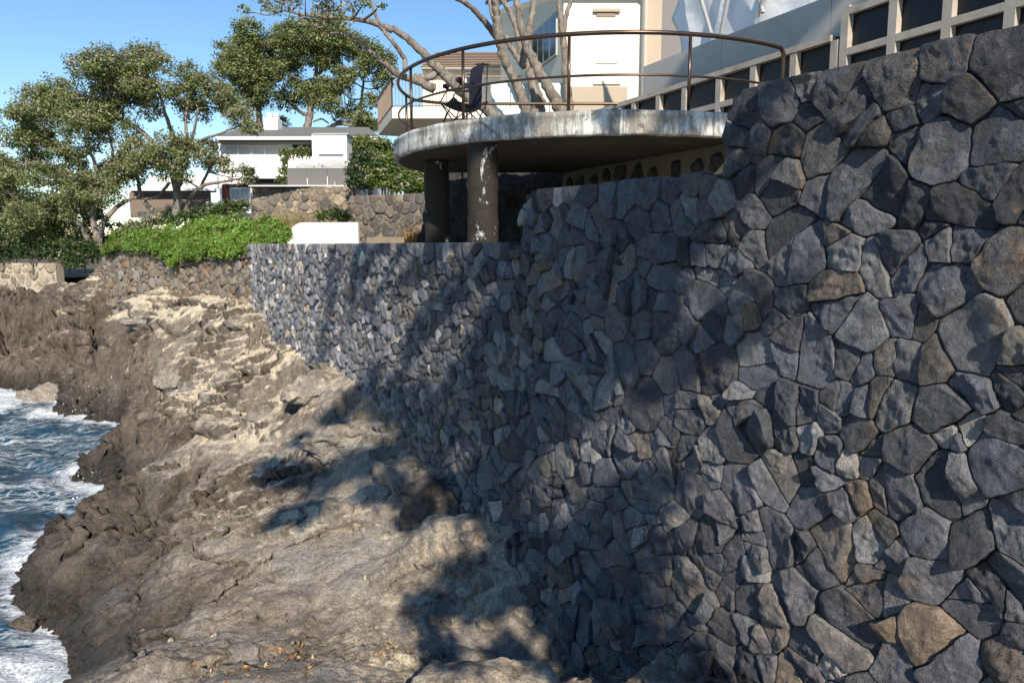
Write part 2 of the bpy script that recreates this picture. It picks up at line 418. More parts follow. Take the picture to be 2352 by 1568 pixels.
def rock_detail(x, y, z0):
    """height of the rock with ledges, bedding steps, cracks and pitted patches"""
    # bedding runs from the wall down to the sea, towards the left and the viewer
    a = math.radians(27)
    u = x * math.cos(a) + y * math.sin(a); v = -x * math.sin(a) + y * math.cos(a)
    wx = fbm2(x * 0.9, y * 0.9, 3, 3) * 0.5; wy = fbm2(x * 0.9 + 9, y * 0.9 - 4, 5, 3) * 0.5
    far = sstep(8, 15, y)
    bl_ = np.hypot(BQ_[0], BQ_[1]); bd = np.abs((x - BP_[0]) * BQ_[1] - (y - BP_[1]) * BQ_[0]) / bl_          # beside the brown wall the ground lies low and flat
    calm = sstep(2.6, 0.5, bd) * sstep(16.5, 18, y)
    far = far * (1 - 0.75 * calm); z0 = z0 - 0.16 * calm
    z = z0 + fbm2(u * 0.45, v * 0.9, 21, 3) * (0.20 + 0.16 * far)
    z = z + fbm2((u + wx) * 0.9, (v + wy) * 2.2, 25, 4) * (0.085 + 0.10 * far)
    sdw = (x - WP[0]) * WN[0] + (y - WP[1]) * WN[1]
    slab = sstep(9.4, 8.2, y + 0.5 * wx) * sstep(4.6, 3.6, sdw + 0.6 * wy) * sstep(4.6, 5.6, y)      # broad smooth slabs before the wall
    # broken beds: tilted plates, each at its own height, edges proud and dark
    d1, d2, cid = worley2((u + wx * 1.4) * 0.62, (v + wy * 1.4) * 1.15, 41)
    e = d2 - d1
    plate = cid * (0.075 + 0.12 * far)
    m = sstep(0.0, 0.10, e)
    rough_zone = sstep(-0.05, 0.25, fbm2(x * 0.5 + 4, y * 0.5, 61, 2) + 0.35 * far + 0.55 * sstep(-3.5, -4.1, z0)) * (1 - 0.72 * slab)
    z = z + plate * m * (0.35 + 0.65 * rough_zone) - 0.055 * (1 - sstep(0.0, 0.045, e)) * rough_zone
    # tumbled blocks on the seaward side, with deep gaps between them
    sea_side = sstep(1.6, 3.4, sdw + 0.9 * fbm2(x * 0.5, y * 0.5, 63, 2)) * sstep(7.5, 10.0, y)
    e1, e2, ec = worley2((u + wx * 1.0) * 0.72, (v + wy * 1.0) * 1.05, 47)
    eg = e2 - e1
    z = z + sea_side * (ec * 0.30 + 0.26 * (1 - e1 * e1 * 1.6) - 0.42 * (1 - sstep(0.0, 0.16, eg)) - 0.24)
    # smaller blocks
    d1b, d2b, cidb = worley2((u + wx * 2) * 1.9, (v + wy * 2) * 3.1, 43)
    eb = d2b - d1b
    z = z + (cidb * 0.05 * sstep(0.0, 0.12, eb) - 0.035 * (1 - sstep(0.0, 0.06, eb))) * rough_zone
    # terraces: beds break off in sharp little steps that run with the bedding
    tm = sstep(-0.08, 0.16, fbm2(x * 0.7 - 7, y * 0.7 + 2, 91, 3) + 0.08 * far) * (1 - 0.35 * slab)
    push = np.zeros_like(z)
    for h, am, fq, sd_, wq in ((0.19, 0.62, 0.9, 81, 2.4), (0.075, 0.8, 2.1, 83, 2.2)):
        q = (z + 0.16 * v) / h + wq * fbm2((u + wx) * fq * 0.55, (v + wy) * fq * 1.1, sd_, 5, 0.55)
        fr = q - np.floor(q)
        mk = (tm if h > 0.1 else np.maximum(rough_zone, 0.35 * tm) * sstep(-0.2, 0.15, fbm2(x * 1.3, y * 1.3, sd_ + 1, 2)))
        z = z + (np.floor(q) + sstep(0.41, 0.49, fr) - q) * 0.9 * h * am * mk
        push = push + 0.75 * h * am * mk * (np.exp(-((fr - 0.55) / 0.07) ** 2) - 0.8 * np.exp(-((fr - 0.37) / 0.05) ** 2))
    # pitted, honeycombed patches
    pm = sstep(0.0, 0.14, fbm2(x * 0.8 + 2, y * 0.8 + 5, 101, 3) + 0.25 * sstep(-3.4, -4.0, z0)) * (1 - 0.6 * slab)
    pd, pd2, pc = worley2((u + wx) * 6.5, (v + wy) * 9.5, 51)
    z = z - 0.10 * pm * (1 - sstep(0.10, 0.34, pd)) * (pc > -0.3)
    z = z + ridge2(u * 2.2, v * 5.0, 111, 3) * 0.022 * (0.35 + 0.65 * np.maximum(rough_zone, pm))
    z = z + fbm2(x * 7, y * 7, 121, 4) * (0.014 + 0.028 * np.maximum(rough_zone, pm))
    # long cracks
    c1 = np.abs(noise2(u * 0.55 + wx, v * 1.6 + wy, 131)); z = z - 0.13 * (1 - sstep(0.0, 0.016, c1)) * sstep(-0.05, 0.12, noise2(x * 0.8, y * 0.8, 133))
    c2 = np.abs(noise2(x * 0.9 + wy, y * 0.5 + wx, 137)); z = z - 0.09 * (1 - sstep(0.0, 0.014, c2)) * sstep(0.0, 0.15, noise2(x * 0.7 + 3, y * 0.7, 139))
    dz, px, py = ledge_field(x, y, z)
    z = z + dz
    # on the seaward face the beds stand out as ragged shelves
    st = noise3(x * 0.8, y * 0.8, z * 4.5, 151) + 0.6 * noise3(x * 2.2, y * 2.2, z * 11, 153)
    push = push + sea_side * 0.22 * st
    return z, rough_zone, pm, push, ec * sea_side, slab, px, py
def rock_z(x, y):                # height of the finished shelf, read back from its grid
    xs, ys, z = GRID
    x, y = np.atleast_1d(np.asarray(x, float)), np.atleast_1d(np.asarray(y, float))
    i = np.clip(np.searchsorted(xs, x) - 1, 0, len(xs) - 2); j = np.clip(np.searchsorted(ys, y) - 1, 0, len(ys) - 2)
    a = np.clip((x - xs[i]) / (xs[i + 1] - xs[i]), 0, 1); b = np.clip((y - ys[j]) / (ys[j + 1] - ys[j]), 0, 1)
    return (z[j, i] * (1 - a) + z[j, i + 1] * a) * (1 - b) + (z[j + 1, i] * (1 - a) + z[j + 1, i + 1] * a) * b
def ground_hit(x, y):            # where the line of sight through (x, y) meets the shelf
    d = np.array(ray(x, y)); t = np.linspace(2.5, 30, 900)
    P = d[None] * t[:, None]; k = np.argmax(P[:, 2] < rock_z(P[:, 0], P[:, 1]))
    return Vector(P[k])
def make_rock():
    q = N('rock_shelf')
    z = q.n('ShaderNodeSeparateXYZ'); q.set(z.inputs[0], q.co)
    big = q.noise(0.8, 5, 0.6, 0.3); mid = q.noise(4, 8, 0.65, 0.4); fine = q.noise(28, 6, 0.7)
    dry = q.mix(q.ramp(mid, (0.3, 0), (0.7, 1)), (0.165, 0.135, 0.107), (0.44, 0.375, 0.30))
    dry = q.mix(q.ramp(big, (0.42, 0), (0.62, 1)), dry, (0.35, 0.325, 0.295))
    sand = q.mix(fine, (0.56, 0.47, 0.34), (0.74, 0.65, 0.51))
    a = q.attr('tint', 'Color'); sp = q.n('ShaderNodeSeparateColor'); q.set(sp.inputs[0], a)
    sandm = q.ramp(q.math('ADD', sp.outputs[0], q.math('MULTIPLY', q.math('SUBTRACT', mid, 0.5), 0.9)), (0.40, 0), (0.62, 1))
    col = q.mix(sandm, dry, sand)
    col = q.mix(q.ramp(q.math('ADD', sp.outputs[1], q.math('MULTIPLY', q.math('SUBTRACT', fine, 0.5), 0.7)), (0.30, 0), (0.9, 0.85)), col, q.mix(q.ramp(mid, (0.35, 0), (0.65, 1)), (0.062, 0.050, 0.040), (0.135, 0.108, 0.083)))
    rust = q.ramp(q.math('MULTIPLY', q.noise(2.6, 8, 0.75, 1.2), sp.outputs[2]), (0.55, 0), (0.70, 0.55))
    col = q.mix(rust, col, (0.25, 0.13, 0.06))
    col = q.mix(1.0, col, q.ramp(q.noise(60, 5, 0.75), (0.3, 0.5), (0.5, 1.0), (0.72, 1.45)), 'MULTIPLY')
    col = q.mix(1.0, col, q.ramp(q.noise(13, 7, 0.7, 0.8), (0.3, 0.5), (0.5, 1.0), (0.7, 1.3)), 'MULTIPLY')
    h = q.math('ADD', q.math('MULTIPLY', q.math('ADD', z.outputs[2], -SEA), 1.0), q.math('MULTIPLY', q.math('SUBTRACT', big, 0.5), 1.1))
    wet = q.ramp(h, (0.30, 1), (0.85, 0))
    col = q.mix(q.math('MULTIPLY', wet, 0.80), col, (0.026, 0.021, 0.017))
    rough = q.math('SUBTRACT', 0.92, q.math('MULTIPLY', wet, 0.62))
    b0 = q.bump(q.noise(11, 7, 0.7, 0.8), 0.8, 0.07)
    b1 = q.bump(fine, 0.9, 0.03, b0)
    b2 = q.bump(q.voro(34), 0.5, 0.02, b1)
    q.out(col, rough, q.bump(q.noise(110, 4, 0.75), 0.7, 0.008, b2), None, 0.35)
    return q.m
MAT['rock'] = make_rock()
def build_rock():
    xs = np.concatenate([np.linspace(-30, -18, 40, endpoint=False), np.linspace(-18, -5.5, 330, endpoint=False), np.linspace(-5.5, 4.0, 380)])
    ys = np.concatenate([np.linspace(-4, 3.5, 60, endpoint=False), 3.5 + (np.linspace(0, 1, 620) ** 1.35) * 23.5])
    X, Y = np.meshgrid(xs, ys)
    z0 = tps(X, Y)
    z, rz, pm, push, blk, slab, px, py = rock_detail(X, Y, z0)
    # keep the rock below the foot of the wall and of the sea bed
    gy, gx = np.gradient(z, ys, xs)
    slope = np.hypot(gx, gy)
    Xd = X + 0.10 * noise3(X * 1.3, Y * 1.3, z * 3, 7) + 0.05 * noise3(X * 4, Y * 4, z * 8, 9) * rz
    Yd = Y + 0.10 * noise3(X * 1.3 + 5, Y * 1.3, z * 3, 17) + 0.05 * noise3(X * 4 + 5, Y * 4, z * 8, 19) * rz
    g0y, g0x = np.gradient(z0, ys, xs); gl = np.hypot(g0x, g0y) + 0.08
    Xd = Xd - push * g0x / gl + px; Yd = Yd - push * g0y / gl + py      # bed edges overhang a little
    sd = (X - WP[0]) * WN[0] + (Y - WP[1]) * WN[1]
    sand = sstep(0.75, 0.15, slope) * (0.15 + 0.85 * sstep(3.2, 0.6, sd) * sstep(7.0, 9.5, Y) + 0.30 * sstep(-2.6, -1.3, z0)
           + 0.26 * sstep(4.6, 1.0, sd) * sstep(9, 7, Y)) * sstep(-3.95, -3.4, z0)
    sand = sand * (0.55 + 0.9 * sstep(-0.25, 0.25, fbm2(X * 0.7, Y * 0.7, 301, 3)))
    sea_side = sstep(1.5, 3.6, sd + 0.9 * fbm2(X * 0.5, Y * 0.5, 63, 2)) * sstep(7.5, 10.5, Y)
    sand = sand * (1 - 0.85 * sea_side)
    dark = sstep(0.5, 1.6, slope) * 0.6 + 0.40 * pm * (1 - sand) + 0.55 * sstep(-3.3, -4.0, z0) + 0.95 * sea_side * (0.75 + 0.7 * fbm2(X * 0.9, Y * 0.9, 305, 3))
    sand = np.maximum(sand, sstep(2.2, 0.8, slope) * (sstep(3.6, 1.5, sd + 0.8 * fbm2(X * 0.8, Y * 0.8, 311, 3)) * sstep(9.5, 11.5, Y) * 0.9 + sstep(7, 3.5, sd) * sstep(17.5, 20, Y) * 0.75) * (0.75 + 0.7 * fbm2(X * 1.1, Y * 1.1, 313, 3)))
    sand = np.maximum(sand, (0.18 + 0.27 * sstep(2.7, 1.1, sd)) * slab * (0.75 + 1.5 * fbm2(X * 0.8, Y * 0.8, 315, 4)))
    dark = dark * (1 - 0.55 * slab) - 0.55 * blk + 0.38 * slab * sstep(0.0, 0.35, fbm2(X * 0.7 + 5, Y * 0.9, 317, 4))
    dark = dark + 0.42 * sstep(1.9, 3.7, sd + 0.5 * fbm2(X * 0.7, Y * 0.7, 319, 3)) * sstep(11, 8.5, Y) * sstep(4.5, 5.5, Y)
    rust = 0.45 + 0.5 * blk + 0.55 * sstep(9.5, 13, Y) * sstep(-1.5, -2.4, z0)
    global GRID
    GRID = (xs, ys, z)
    n, m = X.shape
    idx = np.arange(n * m).reshape(n, m)
    Fq = np.stack([idx[:-1, :-1], idx[:-1, 1:], idx[1:, 1:], idx[1:, :-1]], -1).reshape(-1, 4)
    cs = 0.25 * (sd[:-1, :-1] + sd[1:, 1:] + sd[:-1, 1:] + sd[1:, :-1]).ravel()
    cyy = Y[:-1, :-1].ravel()
    Fq = Fq[(cs > -0.5) | (cyy > 17.6)]
    used = np.unique(Fq); remap = -np.ones(n * m, int); remap[used] = np.arange(len(used))
    V = np.stack([Xd.ravel(), Yd.ravel(), z.ravel()], 1)[used]
    T = np.stack([sand.ravel(), dark.ravel(), rust.ravel()], 1)[used]
    me = npmesh('rock_shelf', V, remap[Fq], MAT['rock'], True, np.clip(T, 0, 1))
    tag(link('rock_shelf', me), 'weathered brown volcanic rock shelf stepping down to the sea', kind='structure')
build_rock()

# ------------------------------------------------------------------ sea
def make_sea():
    q = N('sea_water')
    mp = q.map((1, 1, 1), (0, 0, math.radians(-24)))
    st = q.n('ShaderNodeMapping'); q.set(st.inputs[0], mp); st.inputs['Scale'].default_value = (0.75, 1.9, 1)
    warp = q.noise(0.9, 3, 0.5, 0, st.outputs[0])
    w2 = q.n('ShaderNodeVectorMath', operation='ADD'); q.set(w2.inputs[0], st.outputs[0])
    wv = q.n('ShaderNodeTexNoise'); q.set(wv.inputs['Vector'], st.outputs[0]); wv.inputs['Scale'].default_value = 1.1; wv.inputs['Detail'].default_value = 4
    vm = q.n('ShaderNodeVectorMath', operation='SCALE'); q.set(vm.inputs[0], wv.outputs['Color']); vm.inputs['Scale'].default_value = 0.9
    q.set(w2.inputs[1], vm.outputs[0])
    def lace(scale, wdt):
        e = q.voro(scale, 'DISTANCE_TO_EDGE', w2.outputs[0])
        return q.ramp(e, (0.0, 1), (wdt, 0))
    l1 = lace(1.5, 0.085); l2 = lace(4.2, 0.12)
    patch = q.ramp(q.noise(0.75, 4, 0.55, 0.3, st.outputs[0]), (0.40, 0), (0.62, 1))
    sh = q.attr('tint'); sp = q.n('ShaderNodeSeparateColor'); q.set(sp.inputs[0], sh)
    foam = q.math('MULTIPLY', q.math('MAXIMUM', l1, q.math('MULTIPLY', l2, 0.8)), q.math('ADD', patch, sp.outputs[0], True), True)
    churn = q.ramp(q.math('ADD', q.math('MULTIPLY', sp.outputs[0], 0.9), q.math('MULTIPLY', q.math('SUBTRACT', q.noise(5, 8, 0.72, 0.6, st.outputs[0]), 0.5), 1.5)), (0.50, 0), (0.78, 1))
    foam = q.math('MAXIMUM', foam, churn)
    br = q.ramp(q.noise(26, 5, 0.7), (0.34, 0.25), (0.55, 1))
    foam = q.math('MULTIPLY', foam, br)
    foam = q.math('MULTIPLY', foam, 0.88)
    wc = q.mix(q.noise(0.5, 3), (0.008, 0.036, 0.075), (0.018, 0.070, 0.105))
    col = q.mix(foam, wc, (0.80, 0.84, 0.86))
    rough = q.math('ADD', 0.08, q.math('MULTIPLY', foam, 0.75))
    b = q.bump(q.noise(3.2, 6, 0.6, 0.5, st.outputs[0]), 0.55, 0.10)
    b = q.bump(q.noise(17, 4, 0.6, 0.2, st.outputs[0]), 0.4, 0.03, b)
    b = q.bump(foam, 0.4, 0.02, b)
    q.out(col, rough, b, None, 0.5)
    return q.m
MAT['sea'] = make_sea()
def build_sea():
    xs = np.concatenate([[-4000, -1500, -500, -200, -100, -60, -40], np.linspace(-30, -14, 60, endpoint=False), np.linspace(-14, -3, 230), [-2, 0, 60, 400, 4000]])
    ys = np.concatenate([[-3000, -400, -60, -20], np.linspace(-10, 4, 50, endpoint=False), np.linspace(4, 23, 330), np.linspace(23.6, 40, 30), [60, 120, 300, 900, 4500]])
    X, Y = np.meshgrid(xs, ys)
    zb = tps(np.clip(X, -24, 4), np.clip(Y, -4, 30))
    a = math.radians(-24)
    u = X * math.cos(a) + Y * math.sin(a); v = -X * math.sin(a) + Y * math.cos(a)
    near = sstep(60, 30, np.hypot(X, Y))
    w = (fbm2(u * 0.35, v * 0.8, 401, 3) * 0.22 + ridge2(u * 0.5 + 3, v * 1.1, 403, 3) * 0.10 + fbm2(u * 1.5, v * 3, 405, 3) * 0.07) * near
    depth = SEA - zb
    shore = sstep(0.95, 0.05, depth)
    # two places where the swell breaks against the rock
    b1 = atz(215, 925, SEA); b2 = atz(60, 1540, SEA); b3 = atz(30, 905, SEA)
    for p, r, am in ((b1, 1.3, 0.28), (b2, 0.6, 0.12), (b3, 1.6, 0.30)):
        g = np.exp(-((X - p.x) ** 2 + (Y - p.y) ** 2) / (r * r)); w = w + am * g * (0.6 + 0.8 * fbm2(X * 2, Y * 2, 411, 3)); shore = np.maximum(shore, g * 1.15)
    n, m = X.shape; idx = np.arange(n * m).reshape(n, m)
    Fq = np.stack([idx[:-1, :-1], idx[:-1, 1:], idx[1:, 1:], idx[1:, :-1]], -1).reshape(-1, 4)
    V = np.stack([X.ravel(), Y.ravel(), (SEA + w - 0.04).ravel()], 1)
    T = np.repeat(np.clip(shore, 0, 1).reshape(-1, 1), 3, 1)
    tag(link('sea', npmesh('sea', V, Fq, MAT['sea'], True, T)), 'choppy blue green sea laced with white foam', kind='structure')
build_sea()
# ------------------------------------------------------------------ stone walls: cells of a power diagram, one mesh to a stone
def clip_poly(poly, a, b, c):            # keep a x + b y <= c
    out = []
    n = len(poly)
    for i in range(n):
        p, r = poly[i], poly[(i + 1) % n]
        dp, dr = a * p[0] + b * p[1] - c, a * r[0] + b * r[1] - c
        if dp <= 0: out.append(p)
        if (dp < 0 < dr) or (dr < 0 < dp):
            t = dp / (dp - dr); out.append((p[0] + (r[0] - p[0]) * t, p[1] + (r[1] - p[1]) * t))
    return out
def power_cells(seeds, rads, nreal, reach=5.0):
    S = np.asarray(seeds); R = np.asarray(rads); w = R * R
    cells = []
    for i in range(nreal):
        d2 = ((S - S[i]) ** 2).sum(1)
        near = np.argsort(d2)[1:34]
        b = 0.9
        poly = [(S[i, 0] - b, S[i, 1] - b), (S[i, 0] + b, S[i, 1] - b), (S[i, 0] + b, S[i, 1] + b), (S[i, 0] - b, S[i, 1] + b)]
        for j in near:
            dx, dy = S[j] - S[i]
            c = 0.5 * (S[j] @ S[j] - w[j] - S[i] @ S[i] + w[i])
            poly = clip_poly(poly, dx, dy, c)
            if len(poly) < 3: break
        cells.append(poly if len(poly) >= 3 else None)
    return cells
def parea(P): return 0.5 * abs(np.sum(P[:, 0] * np.roll(P[:, 1], -1) - np.roll(P[:, 0], -1) * P[:, 1]))
def outline(poly, joint, npts, corner):
    """shrink the cell by the joint, round its corners, resample to npts"""
    P = np.array(poly)
    P = P[np.hypot(*(np.roll(P, -1, 0) - P).T) > 0.006]
    n = len(P)
    if n < 3: return None
    # inset every edge
    Q = [tuple(p) for p in P]
    area = 0.5 * np.sum(P[:, 0] * np.roll(P[:, 1], -1) - np.roll(P[:, 0], -1) * P[:, 1])
    if area < 0: Q = Q[::-1]; P = P[::-1]
    for i in range(n):
        a, b = P[i], P[(i + 1) % n]
        e = b - a; L = np.hypot(*e)
        if L < 1e-6: continue
        nx, ny = e[1] / L, -e[0] / L
        Q = clip_poly(Q, nx, ny, nx * a[0] + ny * a[1] - joint)
        if len(Q) < 3: return None
    Q = np.array(Q)
    out = []
    m = len(Q)
    for i in range(m):
        p, a, b = Q[i], Q[i - 1], Q[(i + 1) % m]
        la, lb = np.hypot(*(a - p)), np.hypot(*(b - p))
        ca, cb = min(corner, 0.45 * la), min(corner, 0.45 * lb)
        pa, pb = p + (a - p) / max(la, 1e-6) * ca, p + (b - p) / max(lb, 1e-6) * cb
        for t in (0, 0.33, 0.67, 1.0):
            out.append((1 - t) ** 2 * pa + 2 * t * (1 - t) * p + t * t * pb)
    O = np.array(out)
    seg = np.hypot(*(np.roll(O, -1, 0) - O).T); L = np.concatenate([[0], np.cumsum(seg)])
    if L[-1] < 0.05: return None
    t = np.linspace(0, L[-1], npts, endpoint=False)
    C = np.vstack([O, O[:1]])
    return np.stack([np.interp(t, L, C[:, 0]), np.interp(t, L, C[:, 1])], 1)
def stone_mesh(O, seed, depth, prof, amp, tilt, proud, fn=12.0):
    """rings from the back edge over the arris to the middle of the face: (s, z, out) for every vertex, quads as index array"""
    c = O.mean(0); n = len(O)
    size = math.sqrt(max(1e-5, 0.5 * abs(np.sum(O[:, 0] * np.roll(O[:, 1], -1) - np.roll(O[:, 0], -1) * O[:, 1]))))
    V = []
    for k, (sc, o) in enumerate(prof):
        P = c + (O - c) * sc
        off = np.full(n, o * size if o < 0 or k else o)
        V.append(np.c_[P, off])
    V.append(np.array([[*c, prof[-1][1] * size]]))
    V = np.vstack(V)
    V[:n, 2] = -depth
    face = np.arange(len(V)) >= n
    rel = V[:, :2] - c
    sx = seed % 97 * 1.7
    nz = amp * (1.5 * noise2(V[:, 0] * fn * 0.45 + sx, V[:, 1] * fn * 0.45, seed % 91 + 3) + noise2(V[:, 0] * fn + sx, V[:, 1] * fn, seed % 91) + 0.65 * noise2(V[:, 0] * fn * 2.3 + sx, V[:, 1] * fn * 2.3, seed % 91 + 5))
    # one or two hewn facets
    rr = np.random.default_rng(seed)
    for _ in range(int(rr.integers(0, 4))):
        ang = rr.uniform(0, 2 * math.pi); dd = rel[:, 0] * math.cos(ang) + rel[:, 1] * math.sin(ang)
        nz = nz - np.maximum(0, dd - size * rr.uniform(0.1, 0.4)) * rr.uniform(0.12, 0.6)
    V[face, 2] += np.maximum((nz + rel[:, 0] * tilt[0] + rel[:, 1] * tilt[1])[face] + proud, -0.024)
    Fq = []
    R = len(prof)
    for k in range(R - 1):
        for i in range(n):
            j = (i + 1) % n
            Fq.append((k * n + i, k * n + j, (k + 1) * n + j, (k + 1) * n + i))
    e = R * n
    for i in range(n):
        Fq.append(((R - 1) * n + i, (R - 1) * n + (i + 1) % n, e, e))
    return V, np.array(Fq)
FINE = [(1.0, -0.1), (1.0, -0.042), (0.988, -0.016), (0.965, -0.004), (0.91, 0.0), (0.82, 0.003), (0.72, 0.006), (0.61, 0.008), (0.49, 0.010), (0.37, 0.011), (0.25, 0.012), (0.12, 0.013)]
CRUDE = [(1.0, -0.1), (1.0, -0.05), (0.96, -0.006), (0.7, 0.006), (0.35, 0.01)]
def tris(Fq):                            # quads with a doubled last corner become triangles
    q = Fq[Fq[:, 2] != Fq[:, 3]]; t = Fq[Fq[:, 2] == Fq[:, 3]][:, :3]
    return np.vstack([q[:, [0, 1, 2]], q[:, [0, 2, 3]], t])
class Wall:
    """a stone wall standing on the line p + s q, its face towards nrm"""
    def __init__(self, p, q, nrm, seed):
        self.p, self.q, self.nrm = np.array(p[:2], float), np.array(q[:2], float), np.array(nrm[:2], float)
        self.q = self.q / np.linalg.norm(self.q); self.nrm = self.nrm / np.linalg.norm(self.nrm)
        self.rng = np.random.default_rng(seed); self.seed = seed
        self.flip = (self.q[0] * 0 + self.q[1] * 1 * self.nrm[0] - self.q[0] * self.nrm[1]) < 0
    def world(self, V):
        xy = self.p + V[:, :1] * self.q + V[:, 2:3] * self.nrm
        return np.c_[xy, V[:, 1]]
    def scatter(self, s0, s1, lo, hi, rad, caprow=None, tries=60000, edges=()):
        """dart throwing with a size for every stone; lo/hi/rad are functions of s; edges: upright ends (s, zlow, zhigh, inward sign)"""
        rg = self.rng
        pts, rs = [], []
        if caprow:                       # a row of squarer stones under every stretch of the top
            for a, b, zt, h, wmin, wmax in caprow:
                s = a
                while s < b - 0.05:
                    w = min(rg.uniform(wmin, wmax), b - s)
                    if b - s - w < wmin * 0.6: w = b - s
                    hh = h * rg.uniform(0.8, 1.25)
                    pts.append((s + w / 2, zt - hh * 0.5)); rs.append(min(w, hh) * 0.5)
                    s += w
        cell = 0.5; ncap = len(pts)
        grid = {}
        for i, p in enumerate(pts): grid.setdefault((int(p[0] // cell), int(p[1] // cell)), []).append(i)
        for it in range(tries):
            s = rg.uniform(s0, s1); l, h = lo(s), hi(s)
            z = rg.uniform(l, h)
            r0 = rad(s, z)
            frac = it / tries
            r = r0 * (rg.uniform(1.3, 2.7) if frac < 0.5 else rg.uniform(0.7, 1.5))
            if z > h - r * 0.8: continue
            ci, cj = int(s // cell), int(z // cell); ok = True
            for a in (-1, 0, 1):
                for b in (-1, 0, 1):
                    for k in grid.get((ci + a, cj + b), ()):
                        if (pts[k][0] - s) ** 2 + (pts[k][1] - z) ** 2 < (0.74 * (rs[k] + r)) ** 2: ok = False; break
                    if not ok: break
                if not ok: break
            if ok:
                grid.setdefault((ci, cj), []).append(len(pts)); pts.append((s, z)); rs.append(r)
        n = len(pts); gp, gr = list(pts), list(rs)
        for (s, z), r in zip(pts, rs):   # mirrored ghosts make straight tops and ends
            if hi(s) - z < 0.55: gp.append((s, 2 * hi(s) - z)); gr.append(r)
            for es, z0, z1, sg in edges:
                if 0 < (s - es) * sg < 0.55 and z0 < z < z1:
                    gp.append((2 * es - s, z)); gr.append(r)
                    if hi(s) - z < 0.55: gp.append((2 * es - s, 2 * hi(s) - z)); gr.append(r)
        cells = power_cells(gp, [0.85 * r for r in gr], n)
        # large cells break into two or more stones along odd lines
        out = []
        for k, poly in enumerate(cells):
            if poly is None: continue
            todo = [np.array(poly)]
            while todo:
                P = todo.pop(); A = parea(P); c = P.mean(0)
                want = (1.85 * rad(*c)) ** 2 * math.exp(rg.normal(0.15, 0.55))
                if k < ncap or A < 1.5 * want or A < 0.004: out.append(P); continue
                D = P - c; ev = np.linalg.eigh(D.T @ D)[1][:, 1]
                ang = math.atan2(ev[1], ev[0]) + rg.normal(0, 0.38)
                nx, nz = math.cos(ang), math.sin(ang)
                t = D @ np.array((nx, nz)); off = t.min() + (t.max() - t.min()) * rg.uniform(0.36, 0.64) + c @ np.array((nx, nz))
                A1 = clip_poly([tuple(p) for p in P], nx, nz, off); A2 = clip_poly([tuple(p) for p in P], -nx, -nz, -off)
                if len(A1) < 3 or len(A2) < 3: out.append(P); continue
                todo += [np.array(A1), np.array(A2)]
        self.cells = out
        self.hi = hi
        return n
    def stones(self, root, mat, tint, joint=(0.004, 0.010), corner=0.035, depth=0.09, amp=0.006, proud=0.012, tilt=0.10, warp=0.02, part='stone', keepn=300, weight=None, fine=0, rest_name='stone_courses', npts=(28, 14), clipz=None):
        rg = self.rng
        items = []
        for i, poly in enumerate(self.cells):
            if poly is None: continue
            P = np.array(poly)
            if np.ptp(P[:, 0]) > 1.2 or np.ptp(P[:, 1]) > 1.2: continue
            c = P.mean(0); a = 0.5 * abs(np.sum(P[:, 0] * np.roll(P[:, 1], -1) - np.roll(P[:, 0], -1) * P[:, 1]))
            items.append((a * (weight(c) if weight else 1.0), i, P, c))
        items.sort(key=lambda t: -t[0])
        RV, RF, RT, k0 = [], [], [], 0
        for rank, (a, i, P, c) in enumerate(items):
            isf = rank < fine
            O = outline(P, rg.uniform(*joint), npts[0] if isf else npts[1], corner * rg.uniform(0.5, 1.5))
            if O is None: continue
            O[:, 0] += warp * noise2(O[:, 0] * 3.1, O[:, 1] * 3.1, self.seed + 5) + 0.25 * warp * noise2(O[:, 0] * 17, O[:, 1] * 17, self.seed + 9)
            top = self.hi(c[0]) - O[:, 1]
            wz = warp * noise2(O[:, 0] * 3.1 + 7, O[:, 1] * 3.1, self.seed + 6) + 0.25 * warp * noise2(O[:, 0] * 17 + 7, O[:, 1] * 17, self.seed + 9)
            O[:, 1] += wz * np.clip(top / 0.12, 0.1, 1)
            V, Fq = stone_mesh(O, self.seed * 1000 + i, depth, FINE if isf else CRUDE, amp * rg.uniform(0.5, 1.8), (rg.normal(0, tilt), rg.normal(0, tilt)), rg.normal(0, proud))
            if self.flip: Fq = Fq[:, [1, 0, 3, 2]] if False else Fq[:, ::-1]
            Fq = np.where(Fq[:, [0]] == Fq[:, [1]], Fq[:, [2, 3, 0, 0]], Fq) if self.flip else Fq
            T3 = tris(Fq)
            Wd = self.world(V)
            t = np.array(tint(c, rg))
            if rank < keepn:
                tt = np.tile(t, (len(Wd), 1))
                link(part, npmesh(part, Wd, T3, mat, True, tt), root)
            else:
                RV.append(Wd); RF.append(T3 + k0); RT.append(np.tile(t, (len(Wd), 1))); k0 += len(Wd)
        if RV:
            o = link(rest_name, npmesh(rest_name, np.vstack(RV), np.vstack(RF), mat, True, np.vstack(RT)), root)
            o['kind'] = 'stuff'
        return len(items)
